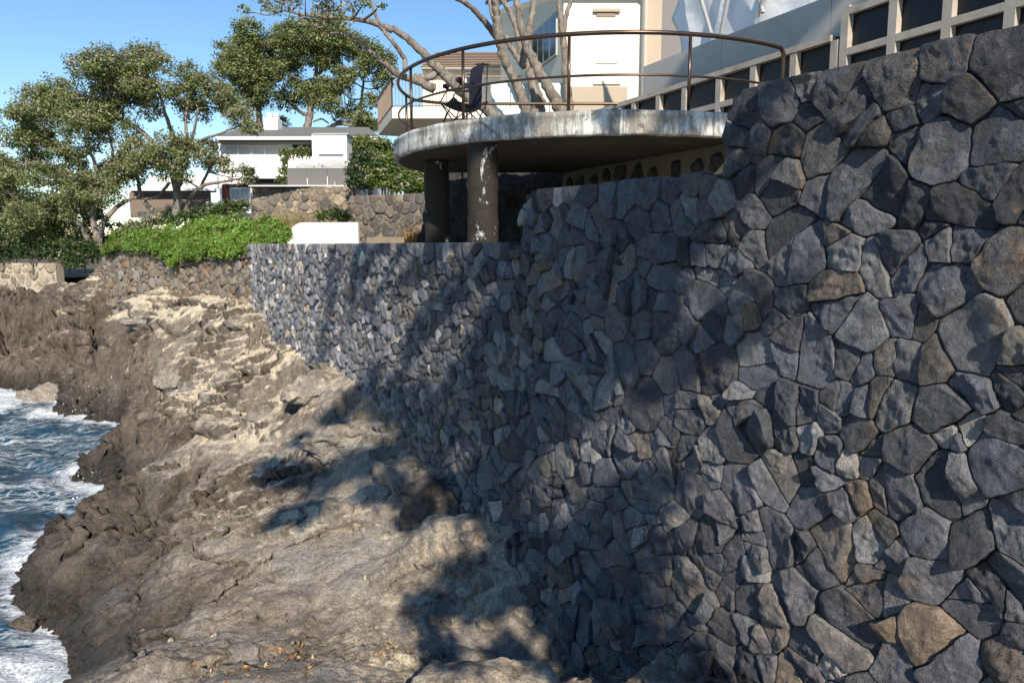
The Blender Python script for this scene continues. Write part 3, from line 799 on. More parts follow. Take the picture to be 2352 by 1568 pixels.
def make_basalt(name, pit=1.0, lich=0.5):
    q = N(name)
    t = q.attr('tint')
    m1 = q.noise(9, 7, 0.65, 0.3); m2 = q.noise(38, 6, 0.7); big = q.noise(2.2, 4, 0.6)
    k = q.ramp(m1, (0.28, 0.55), (0.5, 1.0), (0.75, 1.45))
    col = q.mix(1.0, t, k, 'MULTIPLY')
    col = q.mix(1.0, col, q.ramp(m2, (0.3, 0.62), (0.55, 1.0), (0.8, 1.5)), 'MULTIPLY')
    # pale scuffs and rusty stain on some stones
    sc = q.ramp(q.math('MULTIPLY', q.noise(20, 8, 0.75, 1.0), q.ramp(big, (0.45, 0.7), (0.65, 1.15))), (0.60, 0), (0.76, 0.55))
    col = q.mix(sc, col, (0.30, 0.29, 0.275))
    ru = q.ramp(q.math('MULTIPLY', q.noise(7, 6, 0.7, 0.8), q.noise(1.4, 2)), (0.30, 0), (0.40, lich))
    col = q.mix(ru, col, (0.27, 0.18, 0.095))
    p1 = q.voro(70); pz = q.ramp(q.noise(4.5, 3), (0.45, 0), (0.62, 1))
    hole = q.math('MULTIPLY', q.ramp(p1, (0.10, 1), (0.32, 0)), pz)
    col = q.mix(q.math('MULTIPLY', hole, 0.75 * pit), col, (0.012, 0.012, 0.013))
    b = q.bump(q.noise(15, 6, 0.72, 0.6), 1.0, 0.07)
    b = q.bump(m2, 0.9, 0.022, b)
    b = q.bump(q.noise(120, 4, 0.7), 0.5, 0.004, b)
    b = q.bump(q.math('SUBTRACT', 1.0, hole), 0.8 * pit, 0.012, b)
    q.out(col, q.ramp(m2, (0.3, 0.72), (0.7, 0.95)), b, None, 0.35)
    return q.m
MAT['basalt'] = make_basalt('basalt')
MAT['joint'] = plain('dark_joint', (0.045, 0.043, 0.042), 0.95, 0.3, 8, 0.5)
def tier_top(s):
    if s > S_T2: return 0.03
    if s > S_T3: return 0.475
    return 0.935
def build_main_wall():
    mid = wall_xy(2.0)
    root = empty('basalt_retaining_wall', (mid[0], mid[1], wall_base(2.0)))
    tag(root, 'tall dark basalt rubble wall in three steps, running along the rock shelf', 'stone wall', kind='thing')
    w = Wall(WP, WQ, WN, 3)
    hi = tier_top
    lo = lambda s: float(wall_base(s)) - 0.4
    def rad(s, z):
        near = 1 - np.clip((s + 0.6) / 2.2, 0, 1)
        return 0.064 + 0.034 * near
    caprow = [(S_T2 + 0.02, S_END, 0.03, 0.17, 0.13, 0.28), (S_T3 + 0.02, S_T2, 0.475, 0.20, 0.12, 0.27), (S_NEAR, S_T3, 0.935, 0.25, 0.18, 0.38)]
    edges = [(S_END, -3, 0.03, -1), (S_T2, 0.03, 0.475, -1), (S_T3, 0.475, 0.935, -1)]
    w.scatter(S_NEAR, S_END, lo, hi, rad, caprow, 90000, edges)
    pal = [((0.060, 0.064, 0.074), 0.46), ((0.082, 0.085, 0.092), 0.22), ((0.115, 0.115, 0.116), 0.13), ((0.098, 0.090, 0.082), 0.08), ((0.165, 0.160, 0.150), 0.05), ((0.044, 0.044, 0.050), 0.03), ((0.115, 0.098, 0.078), 0.03)]
    cum = np.cumsum([p[1] for p in pal])
    def tint(c, rg):
        far_sunlift = 1.0 + 0.80 * np.clip((c[0] - 1.0) / 5.0, 0, 1)  # far stones lightened: brightness of the sunlit stretch painted into the tint
        sunwarm = np.clip((-0.2 - c[0]) / 2.5, 0, 1) * np.clip((-0.9 - c[1]) / 1.2, 0, 1)      # browner tint paints a sunlit glow on stone low down at the near end
        b = np.array(pal[int(np.searchsorted(cum, rg.uniform(0, cum[-1] - 1e-6)))][0]) * rg.uniform(1.35, 3.1) * far_sunlift
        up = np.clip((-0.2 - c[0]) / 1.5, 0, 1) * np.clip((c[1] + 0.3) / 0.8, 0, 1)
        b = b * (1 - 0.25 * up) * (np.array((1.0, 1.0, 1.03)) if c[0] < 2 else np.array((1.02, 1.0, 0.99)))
        return b * (1 + sunwarm * np.array((0.55, 0.40, 0.26)) * rg.uniform(0.2, 1.2))
    def weight(c):
        xy = wall_xy(c[0]); d = math.hypot(xy[0], xy[1])
        vis = 1.0 if (xy[1] > 2.9 and c[1] > wall_base(c[0]) - 0.05) else 0.02
        return vis * 0.857 / d ** 3 * abs(xy @ WN)
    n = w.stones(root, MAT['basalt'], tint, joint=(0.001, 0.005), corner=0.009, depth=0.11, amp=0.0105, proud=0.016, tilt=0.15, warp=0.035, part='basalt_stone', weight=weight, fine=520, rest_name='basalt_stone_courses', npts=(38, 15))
    # dark mortar core, standing just behind the faces
    m = MB()
    back = -0.040
    def strip(sa, sb, z1):
        ss = np.linspace(sa, sb, max(2, int((sb - sa) / 0.5)))
        for a, b in zip(ss[:-1], ss[1:]):
            A, B = wall_xy(a, back), wall_xy(b, back); C, D = wall_xy(b, -0.55), wall_xy(a, -0.55)
            za, zb = float(wall_base(a)) - 0.7, float(wall_base(b)) - 0.7
            m.hexa(((*D, za), (*C, zb), (*B, zb), (*A, za)), ((*D, z1), (*C, z1), (*B, z1), (*A, z1)))
    strip(S_NEAR, S_T3 - 0.03, 0.90); strip(S_T3 - 0.03, S_T2 - 0.03, 0.445); strip(S_T2 - 0.03, S_END - 0.04, 0.0)
    m.build('mortar_core', MAT['joint'], root)
    return n
NB = build_main_wall()
# ------------------------------------------------------------------ smaller stone walls
MAT['rubble'] = make_basalt('brown_rubble', 0.6, 0.35)
MAT['lime'] = plain('pale_mortar', (0.40, 0.35, 0.28), 0.95, 0.2, 10, 0.4)
MAT['greymortar'] = plain('grey_mortar', (0.22, 0.195, 0.165), 0.95, 0.2, 10, 0.4)
MAT['brownjoint'] = plain('brown_mortar', (0.28, 0.23, 0.18), 0.95, 0.25, 10, 0.4)
def rubble_wall(name, label, p, q, zlo, zhi, rad, pal, core, seed, cap=None, keepn=300, joint=(0.006, 0.014), amp=0.008, proud=0.012, thick=0.4, fine=0, tilt=0.09, weight=None):
    """stone wall between plan points p and q; zlo, zhi functions of the distance from p; its face looks at the viewer"""
    p, q = np.array(p[:2]), np.array(q[:2]); d = q - p; L = np.linalg.norm(d); d = d / L
    n = np.array((-d[1], d[0]))
    if n @ (p + q) > 0: n = -n
    m0 = (p + q) / 2
    root = empty(name, (m0[0], m0[1], zlo(L / 2)))
    tag(root, label, 'stone wall', kind='thing')
    w = Wall(p, d, n, seed)
    edges = [(0.0, -9, 9, 1), (L, -9, 9, -1)]
    caps = [(0.0, L, zhi(L / 2), *cap)] if cap else None
    w.scatter(0, L, zlo, zhi, lambda s, z: rad, caps, int(2600 * L * max(0.4, zhi(L / 2) - zlo(L / 2)) * (0.1 / rad) ** 2) + 1500, edges)
    def tint(c, rg):
        b = np.array(pal[rg.integers(len(pal))]) * rg.uniform(0.75, 1.3)
        return b
    w.stones(root, MAT['rubble'], tint, joint=joint, corner=rad * 0.4, depth=0.06, amp=amp, proud=proud, tilt=tilt, warp=rad * 0.5, part='rubble_stone', keepn=keepn, fine=fine, rest_name='rubble_stone_courses', npts=(18, 11), weight=weight)
    m = MB(); ss = np.linspace(0.0, L, max(2, int(L / 0.6)))
    for a, b in zip(ss[:-1], ss[1:]):
        A, B = p + d * a - n * 0.035, p + d * b - n * 0.035; C, D = B - n * thick, A - n * thick
        za, zb = zlo(a) - 0.3, zlo(b) - 0.3; ta, tb = zhi(a) - 0.03, zhi(b) - 0.03
        r = [(*A, za), (*B, zb), (*C, zb), (*D, za)]; t = [(*A, ta), (*B, tb), (*C, tb), (*D, ta)]
        m.hexa(r, t)
    fix(m.build('mortar_core', MAT[core], root))
    return root
def fix(o):
    import bmesh
    bm = bmesh.new(); bm.from_mesh(o.data); bmesh.ops.recalc_face_normals(bm, faces=bm.faces); bm.to_mesh(o.data); bm.free()
    return o
def lin(*pts):
    xs = [a for a, b in pts]; ys = [b for a, b in pts]
    return lambda s: float(np.interp(s, xs, ys))
# brown wall under the ice plant, from the end of the basalt wall away to the left
BA = at(585, 690, 17.35); BB = at(206, 640, 24.8)
BL = (BB - BA).xy.length
bq = ((BB - BA).xy.normalized())
def bw(x, y): 
    p = atl(x, y, BA, bq); return ((p.xy - BA.xy).dot(bq), p.z)
btop = sorted(bw(*c) for c in [(585, 578), (520, 582), (470, 590), (420, 588), (370, 590), (330, 578), (290, 566), (262, 560), (244, 578), (228, 606), (208, 630)])
bbot = sorted(bw(*c) for c in [(585, 700), (540, 692), (470, 676), (420, 660), (370, 648), (300, 644), (206, 645)])
brown = [(0.29, 0.24, 0.19), (0.24, 0.205, 0.17), (0.33, 0.28, 0.22), (0.20, 0.175, 0.155), (0.32, 0.235, 0.16), (0.30, 0.28, 0.255)]
rubble_wall('rubble_retaining_wall', 'brown rubble retaining wall below the bank of bright green ice plant', BA, BB, lambda s: lin(*bbot)(s) - 0.25, lin(*btop), 0.10, brown, 'brownjoint', 21, proud=0.02, tilt=0.16)
# low wall with rounded top stones at the far left
P, Q = at(-40, 640, 27.6), at(128, 640, 27.2)
tanst = [(0.36, 0.30, 0.23), (0.30, 0.245, 0.19), (0.42, 0.36, 0.29), (0.26, 0.21, 0.165)]
rubble_wall('boundary_wall', 'low pale wall of rounded stones at the far left under the trees', P, Q, lambda s: -1.75, lambda s: -0.62, 0.19, tanst, 'lime', 23, joint=(0.02, 0.035), proud=0.03)
# garden walls before the white house
P, Q = at(577, 450, 26.5), at(804, 450, 25.6)
tanst2 = [(0.38, 0.31, 0.23), (0.30, 0.25, 0.20), (0.46, 0.37, 0.25), (0.22, 0.19, 0.165), (0.17, 0.155, 0.14), (0.33, 0.25, 0.18)]
rubble_wall('terrace_wall', 'tan and grey stone terrace wall below the glass balustrade', P, Q, lambda s: 0.55, lambda s: 2.0, 0.125, tanst2, 'greymortar', 25, joint=(0.004, 0.012), proud=0.02)
P, Q = at(803, 500, 23.2), at(1010, 500, 21.8)
greyst = [(0.17, 0.15, 0.13), (0.22, 0.19, 0.16), (0.14, 0.13, 0.125), (0.27, 0.22, 0.165), (0.20, 0.17, 0.14)]
rubble_wall('garden_wall', 'grey brown stone garden wall under the leafy hedge beside the concrete columns', P, Q, lambda s: -0.15, lambda s: 1.52, 0.125, greyst, 'greymortar', 27, cap=(0.30, 0.4, 0.8), joint=(0.004, 0.012), proud=0.02)

# ------------------------------------------------------------------ ground behind the walls
MAT['earth'] = plain('earth', (0.11, 0.09, 0.06), 0.95, 0.3, 3, 0.6, bdist=0.03, dirt=(0.06, 0.075, 0.03))
MAT['paving'] = plain('terrace_ground', (0.26, 0.23, 0.19), 0.95, 0.2, 3, 0.4)
MAT['blackrock'] = make_basalt('dark_bank_rock', 1.0, 0.2)
def sheet(name, pts, mat, label=None, kind='structure'):
    o = MB().face(pts).build(name, mat)
    return tag(o, label, kind=kind)
e0 = wall_xy(S_END, -0.3); e1 = wall_xy(S_T2, -0.3); e2 = wall_xy(S_NEAR, -0.3)
sheet('lower_terrace', [(e0[0], e0[1], -0.05), (e2[0], e2[1], -0.05), (12, 1, -0.05), (12, 24, -0.05), (-8.5, 24, -0.05), (-7.2, 18.6, -0.05)], MAT['paving'], 'paved ground behind the basalt wall')
m = MB(); m.face([(-8.5, 23.9, -0.35), (60, 23.9, -0.35), (900, 1200, -0.35), (-30, 1200, -0.35)])
m.face([(-60, 30.5, -1.3), (-10.9, 30.5, -1.3), (-30, 1200, -0.6), (-900, 1200, -0.6)])
m.face([(12, -60, -0.35), (900, -60, -0.35), (900, 1200, -0.35), (60, 23.9, -0.35), (12, 23.9, -0.35)])
tag(m.build('ground', MAT['earth']), 'garden ground stretching back behind the houses', kind='structure')
# dark rocky bank under the platform
def bank(name, label, quad, nx, ny, amp, mat, tint, seed, kind='structure', f=2.0):
    a, b, c, d = [np.array(p, float) for p in quad]       # bottom left, bottom right, top right, top left
    U, Vv = np.meshgrid(np.linspace(0, 1, nx), np.linspace(0, 1, ny))
    Pq = (a * ((1 - U) * (1 - Vv))[..., None] + b * (U * (1 - Vv))[..., None] + c * (U * Vv)[..., None] + d * ((1 - U) * Vv)[..., None])
    nrm = np.cross(b - a, d - a); nrm = nrm / np.linalg.norm(nrm)
    X, Y, Z = Pq[..., 0], Pq[..., 1], Pq[..., 2]
    dsp = (noise3(X * f, Y * f, Z * f, seed) + 0.55 * noise3(X * f * 2.3, Y * f * 2.3, Z * f * 2.3, seed + 1) + 0.3 * noise3(X * f * 5, Y * f * 5, Z * f * 5, seed + 2)) * amp
    Pq = Pq + nrm * dsp[..., None]
    n, k = X.shape; idx = np.arange(n * k).reshape(n, k)
    Fq = np.stack([idx[:-1, :-1], idx[:-1, 1:], idx[1:, 1:], idx[1:, :-1]], -1).reshape(-1, 4)
    o = link(name, npmesh(name, Pq.reshape(-1, 3), Fq, mat, True, np.tile(np.array(tint), (n * k, 1))))
    return tag(o, label, kind=kind)
bank('rock_bank', 'black rocky bank under the concrete platform', [(-1.9, 14.6, -0.2), (2.2, 13.4, -0.2), (1.4, 15.9, 1.75), (-1.7, 16.6, 1.9)], 90, 50, 0.14, MAT['blackrock'], (0.05, 0.047, 0.045), 5)
m = MB(); m.face([(-1.75, 16.5, 1.8), (1.3, 15.7, 1.8), (3.0, 10.6, 1.8), (12, 6, 1.8), (14, 40, 1.8), (-2.2, 40, 1.8)])
m.face([(-1.75, 16.5, 1.8), (-2.2, 40, 1.8), (-2.2, 40, -0.4), (-1.75, 16.5, -0.4)])
tag(m.build('upper_terrace', MAT['earth']), 'raised earth terrace behind the platform', kind='structure')

# ------------------------------------------------------------------ viewing platform
def make_paint(name):
    q = N(name)
    mp = q.map((1.6, 1.6, 0.22))
    a = q.noise(1.3, 9, 0.72, 0.7); b = q.noise(6, 8, 0.75, 0.8, mp); c = q.noise(26, 6, 0.7)
    worn = q.ramp(q.math('ADD', q.math('MULTIPLY', a, 0.6), q.math('MULTIPLY', b, 0.6)), (0.54, 0), (0.64, 1))
    col = q.mix(q.ramp(c, (0.3, 0), (0.7, 1)), (0.52, 0.54, 0.53), (0.72, 0.73, 0.70))
    conc = q.mix(c, (0.10, 0.095, 0.085), (0.36, 0.33, 0.28))
    col = q.mix(worn, col, conc)
    e = q.voro(0.8, 'DISTANCE_TO_EDGE'); wv = q.math('ADD', e, q.math('MULTIPLY', q.math('SUBTRACT', q.noise(3.0, 8, 0.75, 1.5), 0.46), 0.30))
    col = q.mix(q.ramp(wv, (0.0, 0.75), (0.012, 0)), col, (0.10, 0.10, 0.09))
    h = q.math('SUBTRACT', q.math('MULTIPLY', c, 0.5), q.math('MULTIPLY', worn, 0.6))
    q.out(col, 0.8, q.bump(h, 0.8, 0.02), None, 0.35)
    return q.m
MAT['oldpaint'] = make_paint('flaking_white_paint')
def make_column():
    q = N('mouldy_concrete')
    mp = q.map((1, 1, 0.5)); a = q.noise(2.2, 9, 0.75, 0.9, mp); c = q.noise(22, 6, 0.7)
    dark = q.mix(c, (0.010, 0.009, 0.008), (0.045, 0.038, 0.031))
    col = q.mix(q.ramp(q.math('ADD', a, q.math('MULTIPLY', q.math('SUBTRACT', c, 0.5), 0.25)), (0.555, 0), (0.61, 1)), dark, (0.50, 0.50, 0.47))
    q.out(col, 0.85, q.bump(c, 0.7, 0.02), None, 0.3)
    return q.m
MAT['column'] = make_column()
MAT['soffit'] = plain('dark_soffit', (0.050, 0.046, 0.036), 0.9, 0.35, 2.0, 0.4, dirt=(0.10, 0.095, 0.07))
def make_steel():
    q = N('brown_steel')
    q.out(q.mix(q.noise(7, 5), (0.055, 0.038, 0.030), (0.115, 0.078, 0.058)), 0.30, q.bump(q.noise(60, 3), 0.08, 0.004), 0.75)
    return q.m
MAT['steel'] = make_steel()
CX, CY, CR = 1.6, 13.85, 3.72
DZ0, DZ1 = 1.46, 1.79
FP = Vector((1.81, 15.85)); FD = Vector((1.97, -4.35)).normalized()
def build_platform():
    root = empty('viewing_platform', (CX, CY, 0.0))
    tag(root, 'round white painted concrete viewing platform on two stained columns with a steel railing', 'platform')
    # slab outline
    pts = []
    for k in range(200):
        t = 2 * math.pi * k / 200
        x, y = CX + CR * math.cos(t), CY + CR * math.sin(t)
        pts.append((x, y))
    poly = clip_poly(pts, 0, 1, 15.35)
    fn = (-FD.y, FD.x)           # pointing right of the fence
    poly = clip_poly(poly, fn[0], fn[1], fn[0] * FP.x + fn[1] * FP.y + 0.25)
    P = np.array(poly); seg = np.hypot(*(np.roll(P, -1, 0) - P).T); L = np.concatenate([[0], np.cumsum(seg)])
    t = np.linspace(0, L[-1], 420, endpoint=False); C = np.vstack([P, P[:1]])
    R = np.stack([np.interp(t, L, C[:, 0]), np.interp(t, L, C[:, 1])], 1)
    c0 = R.mean(0); n = len(R)
    rings = []
    for z, sc in ((DZ1, 0.985), (DZ1 - 0.012, 0.997), (DZ1 - 0.07, 1.0), (DZ1 - 0.075, 0.9985), (DZ1 - 0.16, 0.9985), (DZ1 - 0.24, 1.0), (DZ0 + 0.02, 0.999), (DZ0, 0.992), (DZ0 - 0.006, 0.97)):
        r = c0 + (R - c0) * sc
        w = noise3(r[:, 0] * 2.2, r[:, 1] * 2.2, z * 6, 3) * 0.018 + noise3(r[:, 0] * 9, r[:, 1] * 9, z * 14, 4) * 0.008
        dirn = (r - c0) / np.linalg.norm(r - c0, axis=1)[:, None]
        zz = np.full(n, z) + noise3(r[:, 0] * 3, r[:, 1] * 3, z, 6) * 0.012
        rings.append(np.c_[r + dirn * w[:, None], zz])
    V = np.vstack(rings + [np.array([[*c0, DZ1]])]); k = len(rings)
    Fq = []
    for a in range(k - 1):
        for i in range(n):
            j = (i + 1) % n; Fq.append((a * n + j, a * n + i, (a + 1) * n + i, (a + 1) * n + j))
    V2 = [(a, b, c) for a, b, c in V]
    me = bpy.data.meshes.new('slab')
    me.from_pydata(V2, [], [tuple(f) for f in Fq] + [(i, (i + 1) % n, k * n) for i in range(n)])
    me.polygons.foreach_set('use_smooth', [True] * len(me.polygons)); me.materials.append(MAT['oldpaint'])
    slab = link('slab', me, root)
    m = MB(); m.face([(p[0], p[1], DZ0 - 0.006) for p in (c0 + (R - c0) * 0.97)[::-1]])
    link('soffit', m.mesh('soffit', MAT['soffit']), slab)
    # columns, standing a little rough
    for (x, y, r) in ((-0.43, 11.05, 0.225), (-1.32, 13.2, 0.215)):
        m = MB(); zs = np.linspace(-0.15, DZ0 - 0.0, 30)
        m.tube([(x, y, z) for z in zs], [r * (1 + 0.02 * math.sin(z * 9 + x) + 0.02 * math.sin(z * 23)) for z in zs], 28, 0.012, int(y * 10))
        m.build('column', MAT['column'], root)
    # railing
    rr = 3.62
    def circ(a): return (CX + rr * math.cos(math.radians(a)), CY + rr * math.sin(math.radians(a)))
    arc = [circ(a) for a in np.linspace(-53, -196, 60)]
    far = [(-1.45, 15.12), (-0.9, 15.2), (0.0, 15.22), (1.0, 15.22), (2.05, 15.22)]
    rail = empty('railing', (0, 0, 0)); rail.parent = root; rail.location = -Vector(root.location)
    top = [(x, y, 2.79) for x, y in arc] + [(x, y, 2.79) for x, y in spline([arc[-1]] + far, 6)[1:]]
    x0, y0 = arc[0]; dx, dy = circ(-51)[0] - x0, circ(-51)[1] - y0
    start = [(x0 + dx * 1.2, y0 + dy * 1.2, 1.6), (x0 + dx * 1.2, y0 + dy * 1.2, 2.62), (x0 + dx * 1.1, y0 + dy * 1.1, 2.72), (x0 + dx * 0.6, y0 + dy * 0.6, 2.785)]
    end = [(2.16, 15.22, 2.77), (2.24, 15.22, 2.70), (2.27, 15.22, 2.60), (2.28, 15.22, 1.7)]
    def part(name, mb): o = mb.build(name, MAT['steel']); o.parent = rail; return o
    part('top_rail', MB().tube(start + top + end, 0.030, 10))
    part('middle_rail', MB().tube([(x0 + dx * 1.2, y0 + dy * 1.2, 2.25)] + [(x, y, 2.25) for x, y in arc] + [(x, y, 2.25) for x, y in spline([arc[-1]] + far[:3], 6)[1:]], 0.017, 8))
    for px in (945, 1065, 1305, 1580):
        best = min(np.linspace(-60, -178, 600), key=lambda a: abs((circ(a)[0] / (circ(a)[1] / (CP + 0.3 * SP))) - (px - 1176) / F))
        x, y = circ(best); part('post', MB().tube([(x, y, DZ1 - 0.02), (x, y, 2.78)], 0.023, 10))
    for a in (-188,):
        x, y = circ(a); part('post', MB().tube([(x, y, DZ1 - 0.02), (x, y, 2.78)], 0.023, 10))
    for x in (-0.9, 0.55):
        part('post', MB().tube([(x, 15.2, DZ1 - 0.3), (x, 15.2, 2.78)], 0.02, 10))
build_platform()
# plaster wall with dark boulders set in it, under the platform
def build_plaster():
    p, q = Vector((1.03, 15.3)), Vector((3.6, 9.8))
    d = (q - p).normalized(); n = Vector((d.y, -d.x)); n = n if n.x < 0 else -n
    root = empty('plaster_wall', (p.x, p.y, 0)); tag(root, 'stained plaster wall with dark boulders set in it beneath the platform', 'wall', kind='thing')
    MAT['plaster'] = plain('stained_plaster', (0.15, 0.14, 0.10), 0.9, 0.3, 2.0, 0.6, 14, 0.02, dirt=(0.06, 0.057, 0.04))
    m = MB(); m.slab(p, q, -0.25, -0.2, DZ0 - 0.01); fix(m.build('plaster', MAT['plaster'], root))
    L = (q - p).length
    k = 0
    for row, zc in ((0, 1.21), (1, 0.85), (2, 0.45)):
        s = 0.3 + 0.2 * row
        while s < L - 0.2:
            c = p + d * s; r = rnd.uniform(0.13, 0.19)
            V, Fv = blob((c.x, c.y, zc + rnd.uniform(-0.06, 0.06)), (r * 0.8, r * 0.8, r * rnd.uniform(0.8, 1.3)), 100 + k, 0.35, 3)
            link('boulder', npmesh('boulder', V, Fv, MAT['basalt'], True, np.tile(np.array((0.05, 0.05, 0.052)), (len(V), 1))), root)
            s += rnd.uniform(0.42, 0.62); k += 1
# ------------------------------------------------------------------ boulders
_ico = {}
def ico(sub):
    if sub not in _ico:
        import bmesh
        bm = bmesh.new(); bmesh.ops.create_icosphere(bm, subdivisions=sub, radius=1.0)
        _ico[sub] = (np.array([v.co[:] for v in bm.verts]), np.array([[v.index for v in f.verts] for f in bm.faces])); bm.free()
    return _ico[sub]
def blob(loc, size, seed, amp=0.25, sub=4, planes=7, f=1.3, rotz=0.0, pits=0.0):
    V, Fv = ico(sub); V = V.copy()
    rg = np.random.default_rng(seed)
    for _ in range(planes):              # hewn flats
        nrm = rg.normal(size=3); nrm /= np.linalg.norm(nrm); h = rg.uniform(0.55, 0.88)
        d = V @ nrm; over = np.maximum(0, d - h); V -= np.outer(over * 0.97, nrm)
    o = rg.uniform(-50, 50, 3)
    def nz(k, s): return noise3(V[:, 0] * k + o[0], V[:, 1] * k + o[1], V[:, 2] * k + o[2], s)
    r = 1 + amp * (nz(f, 1) + 0.5 * nz(f * 2.2, 2) + 0.25 * nz(f * 5, 3) + 0.14 * nz(f * 11, 4))
    if pits: r = r - pits * np.maximum(0, nz(f * 4.5, 5) - 0.12) - pits * 0.5 * np.maximum(0, nz(f * 9, 6) - 0.1)
    V = V * r[:, None] * np.array(size)
    c, s = math.cos(rotz), math.sin(rotz)
    V = np.c_[V[:, 0] * c - V[:, 1] * s, V[:, 0] * s + V[:, 1] * c, V[:, 2]]
    return V + np.array(loc), Fv
build_plaster()

# ------------------------------------------------------------------ folding camp chair
def build_chair():
    O = Vector((-0.72, 11.75, DZ1))
    root = empty('camp_chair', O); tag(root, 'dark blue folding camp chair standing on the platform behind the railing', 'chair')
    MAT['canvas'] = plain('navy_canvas', (0.020, 0.020, 0.034), 0.9, 0.25, 12, 0.3, 120)
    MAT['chairframe'] = plain('dark_steel_tube', (0.03, 0.03, 0.032), 0.4, 0.1, metal=0.6)
    ca, sa = math.cos(math.radians(28)), math.sin(math.radians(28))
    def P(x, y, z): x, y, z = x * 0.86, y * 0.92, z * 0.90; return O + Vector((x * ca - y * sa, x * sa + y * ca, z))
    def sling(name, prof, w, sag=0.0, th=0.012):
        nP = len(prof); nW = 9; V = []; 
        for side in (0, 1):
            for i, (x, z) in enumerate(prof):
                for j in range(nW):
                    t = j / (nW - 1) * 2 - 1
                    V.append(P(x + side * th * 0.3, t * w, z - sag * (1 - t * t) - side * th))
        Fq = []
        for side in (0, 1):
            b = side * nP * nW
            for i in range(nP - 1):
                for j in range(nW - 1):
                    f = (b + i * nW + j, b + i * nW + j + 1, b + (i + 1) * nW + j + 1, b + (i + 1) * nW + j)
                    Fq.append(f if side == 0 else f[::-1])
        link(name, npmesh(name, np.array([tuple(v) for v in V]), np.array(Fq), MAT['canvas'], True), root)
    sling('seat', spline([(-0.36, 0.44), (-0.2, 0.37), (0.0, 0.33), (0.17, 0.34), (0.24, 0.40)], 5), 0.25, 0.05)
    sling('backrest', spline([(0.19, 0.36), (0.20, 0.55), (0.20, 0.78), (0.22, 0.92), (0.25, 1.06)], 5), 0.25, 0.0, 0.02)
    for sy in (-1, 1):
        y = 0.27 * sy
        MB().bar(P(-0.22, y, 0.66), P(0.22, y, 0.68), 0.075, 0.03).build('armrest', MAT['canvas'], root)
        a = P(-0.24, y, 0.72)
        V, Fv = blob(a, (0.055, 0.05, 0.045), 5 + sy, 0.1, 2, 0)
        link('cup_holder', npmesh('cup_holder', V, Fv, MAT['canvas'], True), root)
        for (x0, z0, x1, z1) in ((-0.36, 0.44, 0.20, 0.02), (0.24, 0.40, -0.30, 0.02), (-0.36, 0.44, -0.22, 0.66), (0.30, 0.02, 0.25, 0.40), (0.27, 0.36, 0.30, 1.0), (-0.34, 0.03, -0.22, 0.30)):
            link('frame_tube', MB().tube([P(x0, y * 1.04, z0), P(x1, y * 1.04, z1)], 0.0095, 7).mesh('frame_tube', MAT['chairframe']), root)
    for (x0, x1) in ((-0.34, -0.34), (0.30, 0.30)):
        for s in (-1, 1):
            link('frame_tube', MB().tube([P(x0, -0.28 * s, 0.02), P(x1, 0.28 * s, 0.42)], 0.0095, 7).mesh('frame_tube', MAT['chairframe']), root)
    for x in (-0.34, 0.30, -0.30, 0.20):
        for s in (-1, 1):
            link('foot', MB().tube([P(x, 0.28 * s, 0.0), P(x, 0.28 * s, 0.035)], 0.02, 8).mesh('foot', MAT['chairframe']), root)
build_chair()

